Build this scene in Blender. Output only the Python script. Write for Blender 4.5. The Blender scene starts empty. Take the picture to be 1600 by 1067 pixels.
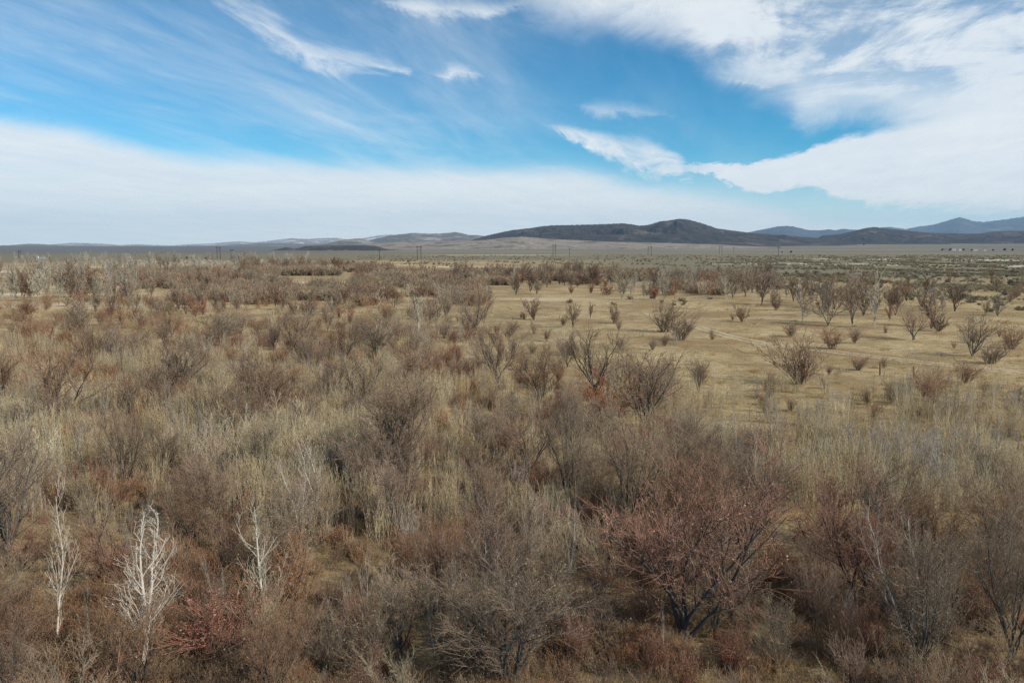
import bpy, math, random
import numpy as np
from mathutils import Vector, Matrix, noise as mnoise
from mathutils.bvhtree import BVHTree

# ------------------------------------------------------------------ camera, sky, sun, exposure
SC = bpy.context.scene
COL = SC.collection
W, H, F = 1600.0, 1067.0, 1256.0            # photo size and focal length in its pixels
PITCH = math.atan((533.5 - 386.0) / F)
CAM_Z = 15.0
cam_d = bpy.data.cameras.new("camera")
cam_d.sensor_width = 36.0
cam_d.lens = 36.0 * F / W
cam_d.clip_start = 0.5
cam_d.clip_end = 120000.0
cam = bpy.data.objects.new("camera", cam_d)
COL.objects.link(cam)
cam.location = (0, 0, CAM_Z)
cam.rotation_euler = (math.pi / 2 - PITCH, 0, 0)
SC.camera = cam

SC.view_settings.view_transform = 'Standard'
SC.view_settings.look = 'None'
SC.view_settings.gamma = 1.0
SC.view_settings.exposure = 0.06
SC.view_settings.use_curve_mapping = False
SC.cycles.max_bounces = 5
SC.cycles.diffuse_bounces = 3
SC.cycles.volume_bounces = 0
SC.cycles.use_denoising = True
SC.cycles.denoising_prefilter = 'NONE'
SC.cycles.adaptive_threshold = 0.02

SUN_EL, SUN_AZ = math.radians(35), math.radians(116)   # azimuth clockwise from the view direction (+Y)
sun_d = bpy.data.lights.new("sun", 'SUN')
sun_d.energy = 4.6
sun_d.angle = math.radians(0.6)
sun_d.color = (1.0, 0.93, 0.82)
sun = bpy.data.objects.new("sun", sun_d)
COL.objects.link(sun)
sdir = Vector((math.sin(SUN_AZ) * math.cos(SUN_EL), math.cos(SUN_AZ) * math.cos(SUN_EL), math.sin(SUN_EL)))
sun.rotation_euler = sdir.to_track_quat('Z', 'Y').to_euler()
sun.location = (60, -20, 80)


class NT:
    """tiny helper for writing node graphs as expressions"""
    def __init__(self, tree):
        self.t = tree

    def node(self, typ, **kw):
        n = self.t.nodes.new(typ)
        for k, v in kw.items():
            setattr(n, k, v)
        return n

    def put(self, sock, v):
        if isinstance(v, S):
            self.t.links.new(v.s, sock)
        elif isinstance(v, bpy.types.NodeSocket):
            self.t.links.new(v, sock)
        else:
            if sock.type == 'RGBA' and not isinstance(v, (int, float)) and len(v) == 3:
                v = (*v, 1.0)
            sock.default_value = v

    def math(self, op, a, b=None, c=None, clamp=False):
        n = self.node('ShaderNodeMath', operation=op, use_clamp=clamp)
        self.put(n.inputs[0], a)
        if b is not None:
            self.put(n.inputs[1], b)
        if c is not None:
            self.put(n.inputs[2], c)
        return S(self, n.outputs[0])

    def xyz(self, v):
        n = self.node('ShaderNodeSeparateXYZ')
        self.put(n.inputs[0], v)
        return [S(self, o) for o in n.outputs]

    def vec(self, x, y, z):
        n = self.node('ShaderNodeCombineXYZ')
        for i, v in enumerate((x, y, z)):
            self.put(n.inputs[i], v)
        return S(self, n.outputs[0])

    def noise(self, v, scale, detail=4.0, rough=0.55, dist=0.0):
        n = self.node('ShaderNodeTexNoise')
        self.put(n.inputs['Vector'], v)
        n.inputs['Scale'].default_value = scale
        n.inputs['Detail'].default_value = detail
        n.inputs['Roughness'].default_value = rough
        n.inputs['Distortion'].default_value = dist
        return S(self, n.outputs[0])

    def step(self, a, lo, hi):
        n = self.node('ShaderNodeMapRange', interpolation_type='SMOOTHSTEP')
        self.put(n.inputs['Value'], a)
        self.put(n.inputs['From Min'], lo)
        self.put(n.inputs['From Max'], hi)
        return S(self, n.outputs['Result'])

    def mix(self, f, a, b):
        n = self.node('ShaderNodeMix', data_type='RGBA')
        self.put(n.inputs['Factor'], f)
        self.put(n.inputs[6], a)
        self.put(n.inputs[7], b)
        return S(self, n.outputs[2])

    def mul(self, a, b, f=1.0):
        n = self.node('ShaderNodeMix', data_type='RGBA', blend_type='MULTIPLY')
        self.put(n.inputs['Factor'], f)
        self.put(n.inputs[6], a)
        self.put(n.inputs[7], b)
        return S(self, n.outputs[2])

    def curve(self, x, pts):
        n = self.node('ShaderNodeFloatCurve')
        self.put(n.inputs['Value'], x)
        m = n.mapping
        m.use_clip = False
        m.extend = 'HORIZONTAL'
        c = m.curves[0]
        pts = sorted(pts)
        c.points[0].location = pts[0]
        c.points[-1].location = pts[-1]
        for p in pts[1:-1]:
            c.points.new(*p)
        for p in c.points:
            p.handle_type = 'AUTO_CLAMPED'
        m.update()
        return S(self, n.outputs[0])


class S:
    def __init__(self, nt, s):
        self.nt, self.s = nt, s

    def __add__(self, o): return self.nt.math('ADD', self, o)
    def __radd__(self, o): return self.nt.math('ADD', o, self)
    def __sub__(self, o): return self.nt.math('SUBTRACT', self, o)
    def __rsub__(self, o): return self.nt.math('SUBTRACT', o, self)
    def __mul__(self, o): return self.nt.math('MULTIPLY', self, o)
    def __rmul__(self, o): return self.nt.math('MULTIPLY', o, self)
    def __truediv__(self, o): return self.nt.math('DIVIDE', self, o)
    def max(self, o): return self.nt.math('MAXIMUM', self, o)
    def min(self, o): return self.nt.math('MINIMUM', self, o)


cP, sP = math.cos(PITCH), math.sin(PITCH)


def ray(px, py):
    a, b = (px - 800.0) / F, (533.5 - py) / F
    return Vector((a, cP + b * sP, -sP + b * cP))


def tan_uv(px, py):
    d = ray(px, py)
    return d.x / d.y, d.z / d.y


world = bpy.data.worlds.new("World")
SC.world = world
world.use_nodes = True
wt = world.node_tree
wt.nodes.clear()
N = NT(wt)
w_out = N.node('ShaderNodeOutputWorld')
bg = N.node('ShaderNodeBackground')
SKY_STRENGTH = 0.1
bg.inputs['Strength'].default_value = SKY_STRENGTH
wt.links.new(bg.outputs[0], w_out.inputs[0])
sky = N.node('ShaderNodeTexSky', sky_type='NISHITA')
sky.sun_disc = False
sky.sun_elevation = SUN_EL
sky.sun_rotation = SUN_AZ
sky.altitude = 1500.0
sky.air_density = 1.0
sky.dust_density = 0.3
sky.ozone_density = 2.0
tc = N.node('ShaderNodeTexCoord')
dx, dy, dz = N.xyz(tc.outputs['Generated'])
front = N.step(dy, 0.0, 0.25)
yy = dy.max(0.08)
u0, v0 = dx / yy, dz / yy
# cirrus sheet: directions laid on a high flat layer, fibres running towards a point right of the middle
zz = dz.max(0.0) + 0.06
qx, qy = dx / zz, dy / zz
ca, sa = math.cos(math.radians(14)), math.sin(math.radians(14))
along = qx * sa + qy * ca
across = qx * ca - qy * sa
fib = N.noise(N.vec(along * 0.3, across * 1.2, 0.3), 1.0, 10.0, 0.6, 0.3)
fine = N.noise(N.vec(along * 1.1, across * 3.6, 4.3), 1.0, 10.0, 0.68, 0.6)
puff = N.noise(N.vec(qx * 1.3, qy * 1.0, 7.7), 1.0, 10.0, 0.62, 0.5)
wn1 = N.noise(N.vec(u0 * 6.0, v0 * 16.0, 1.5), 1.0, 8.0, 0.65, 0.4)
wn2 = N.noise(N.vec(u0 * 6.0, v0 * 16.0, 8.5), 1.0, 8.0, 0.65, 0.4)
u = u0 + (wn1 - 0.5) * 0.06
v = v0 + (wn2 - 0.5) * 0.028 + (fine - 0.5) * 0.03
tex = fine * 0.6 + puff * 0.4
UX = (u + 0.8) / 1.6
VY = 0.45


def edge(pts):
    out = []
    for px, py in pts:
        a, b = tan_uv(px, py)
        out.append(((a + 0.8) / 1.6, b / VY))
    return N.curve(UX, out) * VY


def band(top, bot, gain=2.0):
    """cloud between two drawn edges"""
    x0, x1 = top[0], top[-1]
    top = [(x0[0] - 15, x0[1] + 6)] + top + [(x1[0] + 15, x1[1] + 6)]
    bot = [(x0[0] - 15, x0[1] - 6)] + bot + [(x1[0] + 15, x1[1] - 6)]
    t, b = edge(top), edge(bot)
    w_ = (t - b).max(0.002)
    m_ = ((t - v) / w_).min((v - b) / w_) * gain
    return N.math('MULTIPLY', m_.max(0.0).min(1.0), N.step(t - b, 0.0, 0.034))


def feather(m, nz, lo=0.4, hi=1.0):
    """a soft patch broken up by the fibres of the cloud"""
    return N.step(m * 0.78 + nz * 0.52, lo, hi)


def wispy(m, op):
    """a thin patch combed into fibres"""
    return N.step(m * 0.55 + N.step(fine * 0.75 + fib * 0.25, 0.3, 0.70) * 0.42, 0.38, 1.0) * op


bank = feather(N.step(edge([(-150, 150), (0, 170), (60, 176), (150, 198), (300, 234), (480, 238), (700, 252), (900, 252), (940, 260),
                            (1000, 278), (1100, 292), (1180, 304), (1250, 322), (1330, 338), (1450, 345), (1750, 345)]) - v, -0.02, 0.045), fib * 0.6 + fine * 0.4, 0.38, 0.95)
wedge = wispy(band([(800, 189), (870, 189), (930, 196), (1000, 200), (1040, 218), (1080, 262)],
                     [(800, 194), (870, 214), (920, 238), (960, 266), (1000, 286), (1080, 290)], 2.6), 1.0)
low = feather(band([(1020, 260), (1100, 252), (1150, 258), (1200, 244), (1260, 230), (1340, 202), (1500, 170), (1700, 130), (1990, 110)],
                   [(1020, 266), (1100, 278), (1150, 294), (1190, 304), (1240, 290), (1300, 304), (1360, 324), (1500, 340), (1700, 352), (1990, 356)], 5.0), fib * 0.5 + fine * 0.5, 0.3, 0.9)
mass = N.step(v - edge([(480, -110), (600, -40), (680, -5), (780, 30), (860, 66), (960, 84), (1030, 100), (1100, 145), (1170, 178), (1230, 204),
                        (1260, 228), (1330, 214), (1420, 250), (1500, 260), (1750, 260)]), -0.02, 0.075)
hole = N.step(puff * 0.7 + fine * 0.3, 0.45, 0.60) * N.step(v, 0.12, 0.24) * 0.62
mass = feather(mass * (1.0 - hole), tex, 0.36, 1.08) * (0.75 + fib * 0.4)
streak = wispy(band([(290, -60), (390, -40), (440, -4), (480, 34), (545, 52), (605, 72), (650, 98)],
                      [(290, 0), (350, 52), (400, 90), (450, 118), (520, 132), (605, 134), (650, 114)]), 0.95)
tiny = wispy(band([(640, 106), (690, 96), (718, 78), (745, 94), (785, 118)], [(640, 112), (690, 126), (740, 138), (785, 128)]), 0.9)
strip = wispy(band([(560, -4), (650, -20), (700, -12), (820, 0)], [(560, 18), (650, 34), (700, 42), (820, 30)]), 0.75)
wisp = wispy(band([(890, 160), (950, 142), (1000, 152), (1060, 176)], [(890, 172), (950, 190), (1000, 196), (1060, 188)], 1.6), 0.5)
wisp2 = wispy(band([(1080, 108), (1140, 112), (1200, 124), (1240, 142)], [(1080, 122), (1140, 140), (1200, 156), (1240, 152)]), 0.7)
veil = (feather(0.36 + (fib - 0.5) * 0.9, fine, 0.38, 0.95) * 0.5 + 0.07) * N.step(0.08 - u, -0.06, 0.2)
veil2 = N.step(fib, 0.5, 0.85) * 0.12 + N.step(v0, 0.13, 0.0) * 0.85
allc = bank * (0.9 + (fib - 0.5) * 0.3)
for c in (wedge * 0.97, low * 0.96, mass, streak * 0.95, tiny, strip, wisp, wisp2):
    allc = 1.0 - (1.0 - allc) * (1.0 - c.min(1.0).max(0.0))
allc = allc * front
allc = 1.0 - (1.0 - allc) * (1.0 - veil) * (1.0 - veil2)
allc = allc.min(0.97)
sgam = N.node('ShaderNodeGamma')
N.put(sgam.inputs['Color'], sky.outputs[0])
sgam.inputs['Gamma'].default_value = 1.25
blue = N.mul(S(N, sgam.outputs[0]), (0.175, 0.66, 0.75))
c_low, c_high = (9.3, 9.6, 9.2), (8.6, 9.0, 9.2)
cloudc = N.mix(N.step(v0 + (fib - 0.5) * 0.06, 0.0, 0.12), c_low, c_high)
cloudc = N.mul(cloudc, N.mix(N.step(puff * 0.5 + fine * 0.5, 0.3, 0.7), (0.9, 0.92, 0.95), (1.04, 1.03, 1.02)))
N.put(bg.inputs['Color'], N.mix(allc, blue, cloudc))


# ------------------------------------------------------------------ small helpers
def tag(o, label=None, cat=None, group=None, kind=None):
    if label: o["label"] = label
    if cat: o["category"] = cat
    if group: o["group"] = group
    if kind: o["kind"] = kind
    return o


def material(name, rough=0.9):
    m = bpy.data.materials.new(name)
    m.use_nodes = True
    n = NT(m.node_tree)
    b = m.node_tree.nodes['Principled BSDF']
    b.inputs['Roughness'].default_value = rough
    b.inputs['Specular IOR Level'].default_value = 0.2
    return m, n, b


def mesh_quads(name, V, Q, mats, mi=None, smooth=True):
    me = bpy.data.meshes.new(name)
    V = np.asarray(V, np.float32)
    Q = np.asarray(Q, np.int32)
    me.vertices.add(len(V))
    me.vertices.foreach_set("co", V.ravel())
    me.loops.add(Q.size)
    me.loops.foreach_set("vertex_index", Q.ravel())
    me.polygons.add(len(Q))
    me.polygons.foreach_set("loop_start", np.arange(len(Q), dtype=np.int32) * 4)
    for m in mats:
        me.materials.append(m)
    if mi is not None:
        me.polygons.foreach_set("material_index", np.asarray(mi, np.int32))
    me.polygons.foreach_set("use_smooth", np.full(len(Q), smooth))
    me.update(calc_edges=True)
    me.validate()
    return me


def link(name, me, parent=None):
    o = bpy.data.objects.new(name, me)
    COL.objects.link(o)
    if parent: o.parent = parent
    return o


# ------------------------------------------------------------------ terrain
def smooth(a, lo, hi):
    t = min(1.0, max(0.0, (a - lo) / (hi - lo)))
    return t * t * (3 - 2 * t)


def hterr(x, y):
    d = math.hypot(x, y)
    z = 0.35 * mnoise.noise((x * 0.018, y * 0.018, 1.7)) + 0.16 * mnoise.noise((x * 0.07, y * 0.07, 5.1))
    z *= 1.0 - 0.5 * smooth(d, 300, 1200)
    if d > 1500 and y > 0:
        az = x / max(y, 1.0)
        rise = 26 + 34 * smooth(az, -0.35, 0.1)
        z += rise * smooth(d, 3200, 11000)
    return z


rings = [0.0]
r = 4.0
while r < 60000:
    rings.append(r)
    r *= 1.045 if r < 3000 else 1.09
angs = []
a = -180.0
while a < 180.0 - 1e-6:
    angs.append(math.radians(a))
    a += 1.0 if -50 <= a < 50 else 5.0
V, Q = [], []
for ri in rings:
    for an in angs:
        x, y = ri * math.sin(an), ri * math.cos(an)
        V.append((x, y, hterr(x, y)))
na = len(angs)
for i in range(len(rings) - 1):
    for j in range(na):
        k = (j + 1) % na
        Q.append((i * na + j, i * na + k, (i + 1) * na + k, (i + 1) * na + j))
TERR = BVHTree.FromPolygons([Vector(p) for p in V], Q[na:])


def gz(x, y):
    h = TERR.ray_cast(Vector((x, y, 900)), Vector((0, 0, -1)))
    return h[0].z if h[0] else hterr(x, y)


CAMV = Vector((0, 0, CAM_Z))


def at(px, py):
    """ground point seen at a place of the photograph"""
    h = TERR.ray_cast(CAMV, ray(px, py).normalized())
    if h[0]:
        return h[0].copy()
    d = ray(px, py)
    return CAMV + d * (30000 / d.y)


gm, n, b = material("dry_ground", 0.95)
pos = n.node('ShaderNodeNewGeometry').outputs['Position']
gx, gy, gzz = n.xyz(pos)
dist = n.math('SQRT', gx * gx + gy * gy)
azr = gx / gy.max(1.0)
n_big = n.noise(pos, 0.012, 5, 0.6, 0.6)
n_mid = n.noise(pos, 0.07, 6, 0.65, 0.5)
n_small = n.noise(pos, 0.6, 6, 0.7, 0.3)
n_fine = n.noise(pos, 4.5, 4, 0.75)
lay = n.noise(n.vec(gx * 0.25, gy, 0.0), 0.02, 6, 0.65, 0.5)      # features drawn out along the valley
straw = n.mix(n.step(n_mid, 0.35, 0.65), (0.43, 0.325, 0.165), (0.29, 0.21, 0.105))
straw = n.mix(n.step(n_small, 0.48, 0.7), straw, (0.52, 0.42, 0.255))
straw = n.mix(n.step(n_small * 0.6 + n_mid * 0.5, 0.53, 0.63) * 0.8, straw, (0.25, 0.135, 0.06))
straw = n.mix(n.step(n_mid * 0.5 + n_big * 0.5, 0.48, 0.60) * 0.4, straw, (0.29, 0.245, 0.105))
streak_g = n.noise(n.vec(gx * 0.35, gy, 1.0), 0.9, 5, 0.7, 0.4)
straw = n.mix(n.step(streak_g, 0.52, 0.64) * 0.75, straw, (0.15, 0.11, 0.06))
straw = n.mix(n.step(n_fine * 0.6 + n_small * 0.4, 0.38, 0.5), (0.17, 0.125, 0.065), straw)
litter = n.mix(n.step(n_fine, 0.35, 0.65), (0.075, 0.052, 0.034), (0.21, 0.155, 0.095))
litter = n.mix(n.step(n_small, 0.45, 0.62), litter, (0.30, 0.235, 0.13))
lit_f = n.step(dist + (n_mid - 0.5) * 60 + n.step(azr, 0.15, 0.4) * 16, 78, 42) 
left_f = n.step(azr + (n_big - 0.5) * 0.3, 0.12, -0.02) * n.step(dist, 240, 150) * n.step(n_mid, 0.38, 0.55)
base = n.mix((lit_f * n.step(n_mid, 0.36, 0.62) * 0.8).max(left_f * 0.4), straw, litter)
# pale bare sand among the middle thickets
sand_f = n.step(lay + (n_mid - 0.5) * 0.3, 0.53, 0.62) * n.step(dist, 170, 260) * n.step(dist, 900, 650) * n.step(azr, 0.2, 0.0)
base = n.mix(sand_f, base, n.mix(n_small, (0.50, 0.40, 0.27), (0.60, 0.49, 0.35)))
# sage plain farther out
sage = n.mix(n.step(n_small * 0.5 + n_mid * 0.5, 0.4, 0.6), (0.125, 0.108, 0.066), (0.20, 0.17, 0.105))
sage_f = n.step(dist + (lay - 0.5) * 260 - azr * 160, 250, 420) * n.step(azr + (n_big - 0.5) * 0.25, -0.05, 0.2)
sage_f = sage_f.max(n.step(dist + (lay - 0.5) * 300, 800, 1000))
base = n.mix(sage_f, base, sage)
# pale grass strips on the right
warp = (lay - 0.5) * 120 + (n_mid - 0.5) * 50
s1 = n.step(n.math('ABSOLUTE', dist * 0.97 + warp - 1060), 75, 35) * n.step(azr, 0.33, 0.44)
s2 = n.step(n.math('ABSOLUTE', dist * 0.97 + warp - 735), 45, 20) * n.step(azr, 0.2, 0.36) * n.step(n_mid, 0.42, 0.5)
s3 = n.step(n.math('ABSOLUTE', dist + warp * 2 - 1500), 90, 30) * n.step(azr, -0.15, -0.05) * n.step(azr, 0.12, 0.0)
base = n.mix(s1.max(s2).max(s3 * 0.7) * 0.9, base, (0.52, 0.46, 0.33))
fan = n.mix(n.step(n.noise(n.vec(gx * 0.12, gy, 0.0), 0.004, 6, 0.65, 0.6), 0.42, 0.6), (0.115, 0.102, 0.076), (0.215, 0.185, 0.13))
fan = n.mix(n.step(azr, -0.1, -0.35), fan, (0.11, 0.11, 0.105))
base = n.mix(n.step(dist + (lay - 0.5) * 800, 1500, 2700), base, fan)
n.put(b.inputs['Base Color'], base)
bmp = n.node('ShaderNodeBump')
bmp.inputs['Strength'].default_value = 0.8
bmp.inputs['Distance'].default_value = 0.25
n.put(bmp.inputs['Height'], n_fine * 0.6 + n_small)
n.put(b.inputs['Normal'], bmp.outputs[0])
ground = link("ground", mesh_quads("ground", V, Q, [gm]))
tag(ground, "dry grass flat running out to sagebrush plain and pale valley floor", kind="structure")


# ------------------------------------------------------------------ hills and mountains
def hill_material(name, c1, c2, c3, sc, patch=0.5, snow=0.0):
    m, n, b = material(name, 0.95)
    p = n.node('ShaderNodeNewGeometry').outputs['Position']
    a = n.noise(p, sc, 7, 0.65, 0.6)
    f = n.noise(p, sc * 7, 6, 0.7, 0.3)
    c = n.mix(n.step(f, 0.38, 0.62), c1, c2)
    c = n.mix(n.step(a + (f - 0.5) * 0.35, patch, patch + 0.12), c, c3)
    if snow:
        x, y, z = n.xyz(p)
        c = n.mix(n.step(a * 0.5 + f * 0.5, 1 - snow, 1.04 - snow), c, (0.75, 0.75, 0.74))
    n.put(b.inputs['Base Color'], c)
    return m


def ridge(name, label, D0, D1, prof, mat, seed, gully=0.35, step=2.0, rows=46, back=0.5, kk=1.15):
    """a range of hills: its crest stands D1 metres off, its foot D0; PROF is the crest's outline"""
    prof = sorted(prof)
    xs = np.arange(prof[0][0], prof[-1][0] + 0.1, step)
    ys = np.interp(xs, [p[0] for p in prof], [p[1] for p in prof])
    V, Q = [], []
    tot = rows + rows // 3
    for i in range(tot + 1):
        t = i / rows
        for px, py in zip(xs, ys):
            tu, tv = tan_uv(px, py)
            edge_t = min(1.0, min(px - prof[0][0], prof[-1][0] - px) / 25.0)
            crest = CAM_Z + tv * D1
            wob = 1 + 0.05 * mnoise.noise((px * 0.02, seed, 0))
            if t <= 1:
                y = D0 * wob + (D1 - D0 * wob) * t
            else:
                y = D1 + (D1 - D0) * (t - 1) * 1.6
            x = tu * y
            g = hterr(x, y) - 6
            hh = crest - g
            s = min(t, 1.0)
            prof_t = s ** kk if t <= 1 else max(0.0, 1 - (t - 1) * 3 * back)
            q = (D1 - D0) * 0.45
            rn = mnoise.ridged_multi_fractal((x / q, y / q * 0.55, seed), 0.9, 2.1, 5, 1.0, 2.0) * 0.5
            fn = mnoise.fractal((x / q * 3, y / q * 1.6, seed + 4), 0.8, 2.2, 5)
            amp = 4 * s * (1 - s) if t <= 1 else 0.0
            z = g + hh * (prof_t + gully * amp * ((rn - 0.7) * 0.8 + fn * 0.3))
            z += hh * 0.02 * mnoise.noise((px * 0.25, t * 9, seed))
            V.append((x, y, max(z, g - 3)))
    nx = len(xs)
    for i in range(tot):
        for j in range(nx - 1):
            Q.append((i * nx + j, i * nx + j + 1, (i + 1) * nx + j + 1, (i + 1) * nx + j))
    o = link(name, mesh_quads(name, V, Q, [mat]))
    tag(o, label, kind="structure")
    return o


m_blue = hill_material("haze_tinted_rock", (0.035, 0.045, 0.06), (0.06, 0.065, 0.075), (0.13, 0.13, 0.13), 0.0009, 0.56)  # rock tinted bluish: distance haze put into its colour, besides the haze volume
m_dark = hill_material("juniper_hill", (0.018, 0.018, 0.02), (0.042, 0.036, 0.034), (0.12, 0.092, 0.072), 0.0032, 0.54)
m_fan = hill_material("bare_foothill", (0.17, 0.14, 0.11), (0.30, 0.25, 0.19), (0.085, 0.07, 0.06), 0.005, 0.52)
m_pale = hill_material("pale_hill", (0.15, 0.13, 0.12), (0.24, 0.21, 0.19), (0.62, 0.60, 0.56), 0.0016, 0.5)
m_mid = hill_material("grey_hill", (0.08, 0.076, 0.07), (0.15, 0.135, 0.115), (0.30, 0.265, 0.22), 0.0022, 0.54)
m_rim = hill_material("mesa_rock", (0.02, 0.02, 0.02), (0.045, 0.04, 0.036), (0.17, 0.14, 0.115), 0.008, 0.54)

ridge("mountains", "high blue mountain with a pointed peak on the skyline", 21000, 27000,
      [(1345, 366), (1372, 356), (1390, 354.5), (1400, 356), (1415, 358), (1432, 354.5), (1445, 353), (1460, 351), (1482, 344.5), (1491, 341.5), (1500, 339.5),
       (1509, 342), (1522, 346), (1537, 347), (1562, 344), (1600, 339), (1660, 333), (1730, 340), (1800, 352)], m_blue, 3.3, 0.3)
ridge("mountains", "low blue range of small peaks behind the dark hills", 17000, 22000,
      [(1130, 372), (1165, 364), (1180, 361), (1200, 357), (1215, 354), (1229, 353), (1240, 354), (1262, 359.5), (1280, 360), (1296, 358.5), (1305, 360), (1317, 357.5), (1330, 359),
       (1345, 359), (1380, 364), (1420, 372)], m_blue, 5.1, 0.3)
ridge("hills", "pale far hills along the horizon with whitish slopes", 17000, 22000,
      [(-160, 384), (-60, 382), (45, 384), (80, 382.3), (112, 379.6), (142, 380), (160, 380.6), (187, 383), (212, 381.6), (240, 383), (270, 383.5), (295, 381.6), (330, 380.3), (350, 378.8), (375, 376.8),
       (390, 378.5), (400, 378.6), (425, 375.8), (455, 372.3), (482, 373.6), (500, 372.4), (525, 371.8), (545, 374.2), (565, 373), (582, 370), (596, 367.6), (625, 366.2), (650, 368), (700, 376)], m_pale, 8.8, 0.35)
ridge("hills", "long low blue grey hills spanning the valley edge", 11500, 15500,
      [(-200, 388), (-80, 384.5), (0, 384.2), (25, 382.5), (45, 381), (70, 381.8), (100, 384), (140, 384.5), (200, 385.2), (280, 385.8), (340, 383.5), (400, 380.6), (440, 380), (480, 381.5), (530, 380.5),
       (560, 379), (600, 376), (640, 378), (700, 381)], m_mid, 2.2, 0.3)
ridge("hills", "rugged grey blue hills beside the dark mountain", 9500, 12500,
      [(540, 385), (565, 379), (590, 372), (610, 368.5), (628, 366), (645, 364), (655, 364.4), (670, 365.2), (687, 365), (700, 364), (712, 362.8), (722, 364.5), (732, 367.4), (745, 367.6), (757, 369), (775, 371), (820, 378)], m_mid, 6.4, 0.5)
ridge("hills", "small steep dark hill behind the flat mesa", 8200, 9300,
      [(490, 386), (515, 380), (535, 375.5), (550, 373.3), (562, 372.7), (567, 373.2), (575, 376), (590, 380), (620, 385)], m_mid, 1.4, 0.4)
ridge("hills", "broad dark juniper covered mountain with rounded summit", 6000, 8200,
      [(715, 384), (740, 374), (757, 369), (775, 365), (800, 359.6), (825, 357), (845, 354), (860, 352.3), (885, 352), (912, 351.2), (942, 350.4), (972, 349), (983, 350), (1000, 352.8), (1015, 351), (1032, 346), (1050, 344),
       (1060, 342.4), (1067, 342.2), (1075, 343.2), (1082, 345), (1100, 350), (1120, 357), (1135, 359), (1150, 361), (1170, 363.6), (1200, 366), (1240, 369), (1290, 373), (1340, 379)], m_dark, 4.2, 0.85, 1.5, 60, kk=0.95)
ridge("hills", "dark stepped bench below the rounded mountain", 5600, 6300,
      [(800, 378), (830, 371.5), (860, 368.5), (900, 367.5), (950, 367), (1000, 366.8), (1040, 366), (1075, 365.5), (1110, 367), (1150, 371), (1190, 376), (1220, 380)], m_dark, 9.7, 0.35, 1.5, 30, kk=0.6)
ridge("hills", "low dark hill in front of the blue mountain", 6800, 8600,
      [(1265, 379), (1285, 368), (1312, 366), (1335, 361), (1350, 357), (1364, 354.8), (1374, 355.6), (1385, 357.3), (1412, 360), (1450, 363.8), (1487, 364.5), (1510, 365.3), (1532, 365), (1550, 362), (1575, 361), (1600, 361.3), (1660, 360), (1740, 366), (1800, 376)], m_dark, 7.9, 0.8, 1.5, 50)
ridge("hills", "bare tan foothills at the foot of the dark mountain", 4200, 5600,
      [(540, 388), (580, 382), (620, 378.5), (700, 377), (760, 375), (785, 372), (815, 370), (835, 371.5), (855, 373.5), (900, 375.5), (960, 378), (1040, 380), (1120, 382), (1200, 386)], m_fan, 3.9, 0.5, 1.5, 40)
ridge("mesa", "flat topped mesa with a dark rim above pale slopes", 3300, 3700,
      [(425, 391), (440, 388), (447, 386.4), (460, 389), (470, 387), (477, 384.6), (495, 384), (530, 383.7), (575, 383.5), (588, 384.4), (596, 387), (610, 390), (640, 392)], m_rim, 2.9, 0.2, 1.5, 26, kk=0.5)

# ------------------------------------------------------------------ dirt track
tm, n, b = material("track_soil", 0.95)
pp = n.node('ShaderNodeNewGeometry').outputs['Position']
n.put(b.inputs['Base Color'], n.mix(n.step(n.noise(pp, 1.2, 6, 0.7), 0.38, 0.62), (0.36, 0.28, 0.17), (0.48, 0.39, 0.26)))


def track(pts, half, seed, label):
    P = [at(*p) for p in pts]
    rng = random.Random(seed)
    dense = []
    for a, c in zip(P[:-1], P[1:]):
        k = max(2, int((c - a).length / 1.5))
        for i in range(k):
            dense.append(a.lerp(c, i / k))
    V, Q = [], []
    for off in (-0.85, 0.85):
        b0 = len(V)
        for i, p in enumerate(dense[:-1]):
            d = (dense[i + 1] - p); d.z = 0; d.normalize()
            s = Vector((d.y, -d.x, 0))
            wob = 0.25 * mnoise.noise((i * 0.11, seed, off))
            for e in (-1, -0.4, 0.4, 1):
                q = p + s * (off + wob + e * half * (1 + 0.45 * mnoise.noise((i * 0.23, e * 3, seed + off))))
                V.append((q.x, q.y, gz(q.x, q.y) + (0.035 if abs(e) < 1 else 0.012)))
        for i in range(len(dense) - 2):
            for j in range(3):
                o = b0 + i * 4 + j
                Q.append((o, o + 1, o + 5, o + 4))
    tag(link("dirt_track", mesh_quads("dirt_track", V, Q, [tm])), label, kind="structure")


track([(1092, 512), (1140, 526), (1200, 538), (1290, 548), (1370, 558), (1440, 566), (1530, 576), (1640, 589)], 0.42, 1, "pale two rut dirt track crossing the dry grass")
track([(860, 478), (930, 483), (990, 490), (1040, 498), (1092, 512)], 0.3, 2, "faint end of the dirt track fading into grass")


# ------------------------------------------------------------------ plants: branch growth
def nrm(a):
    return a / np.maximum(np.linalg.norm(a, axis=-1, keepdims=True), 1e-9)


def grow(rng, base, d, L, r0, r1, k, up=0.0, wob=0.1):
    """N branches of k points from BASE along D; up > 0 bends them towards the sky"""
    Np = len(base)
    P = np.zeros((Np, k, 3)); P[:, 0] = base
    d = nrm(np.asarray(d, float))
    L = np.broadcast_to(np.asarray(L, float), (Np,))
    for j in range(1, k):
        d = nrm(d + np.array([0, 0, up]) + wob * rng.standard_normal((Np, 3)))
        P[:, j] = P[:, j - 1] + d * (L / (k - 1))[:, None]
    t = np.linspace(0, 1, k)[None, :]
    R = np.asarray(r0)[:, None] * (1 - t) + np.asarray(r1)[:, None] * t
    return P, R


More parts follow.
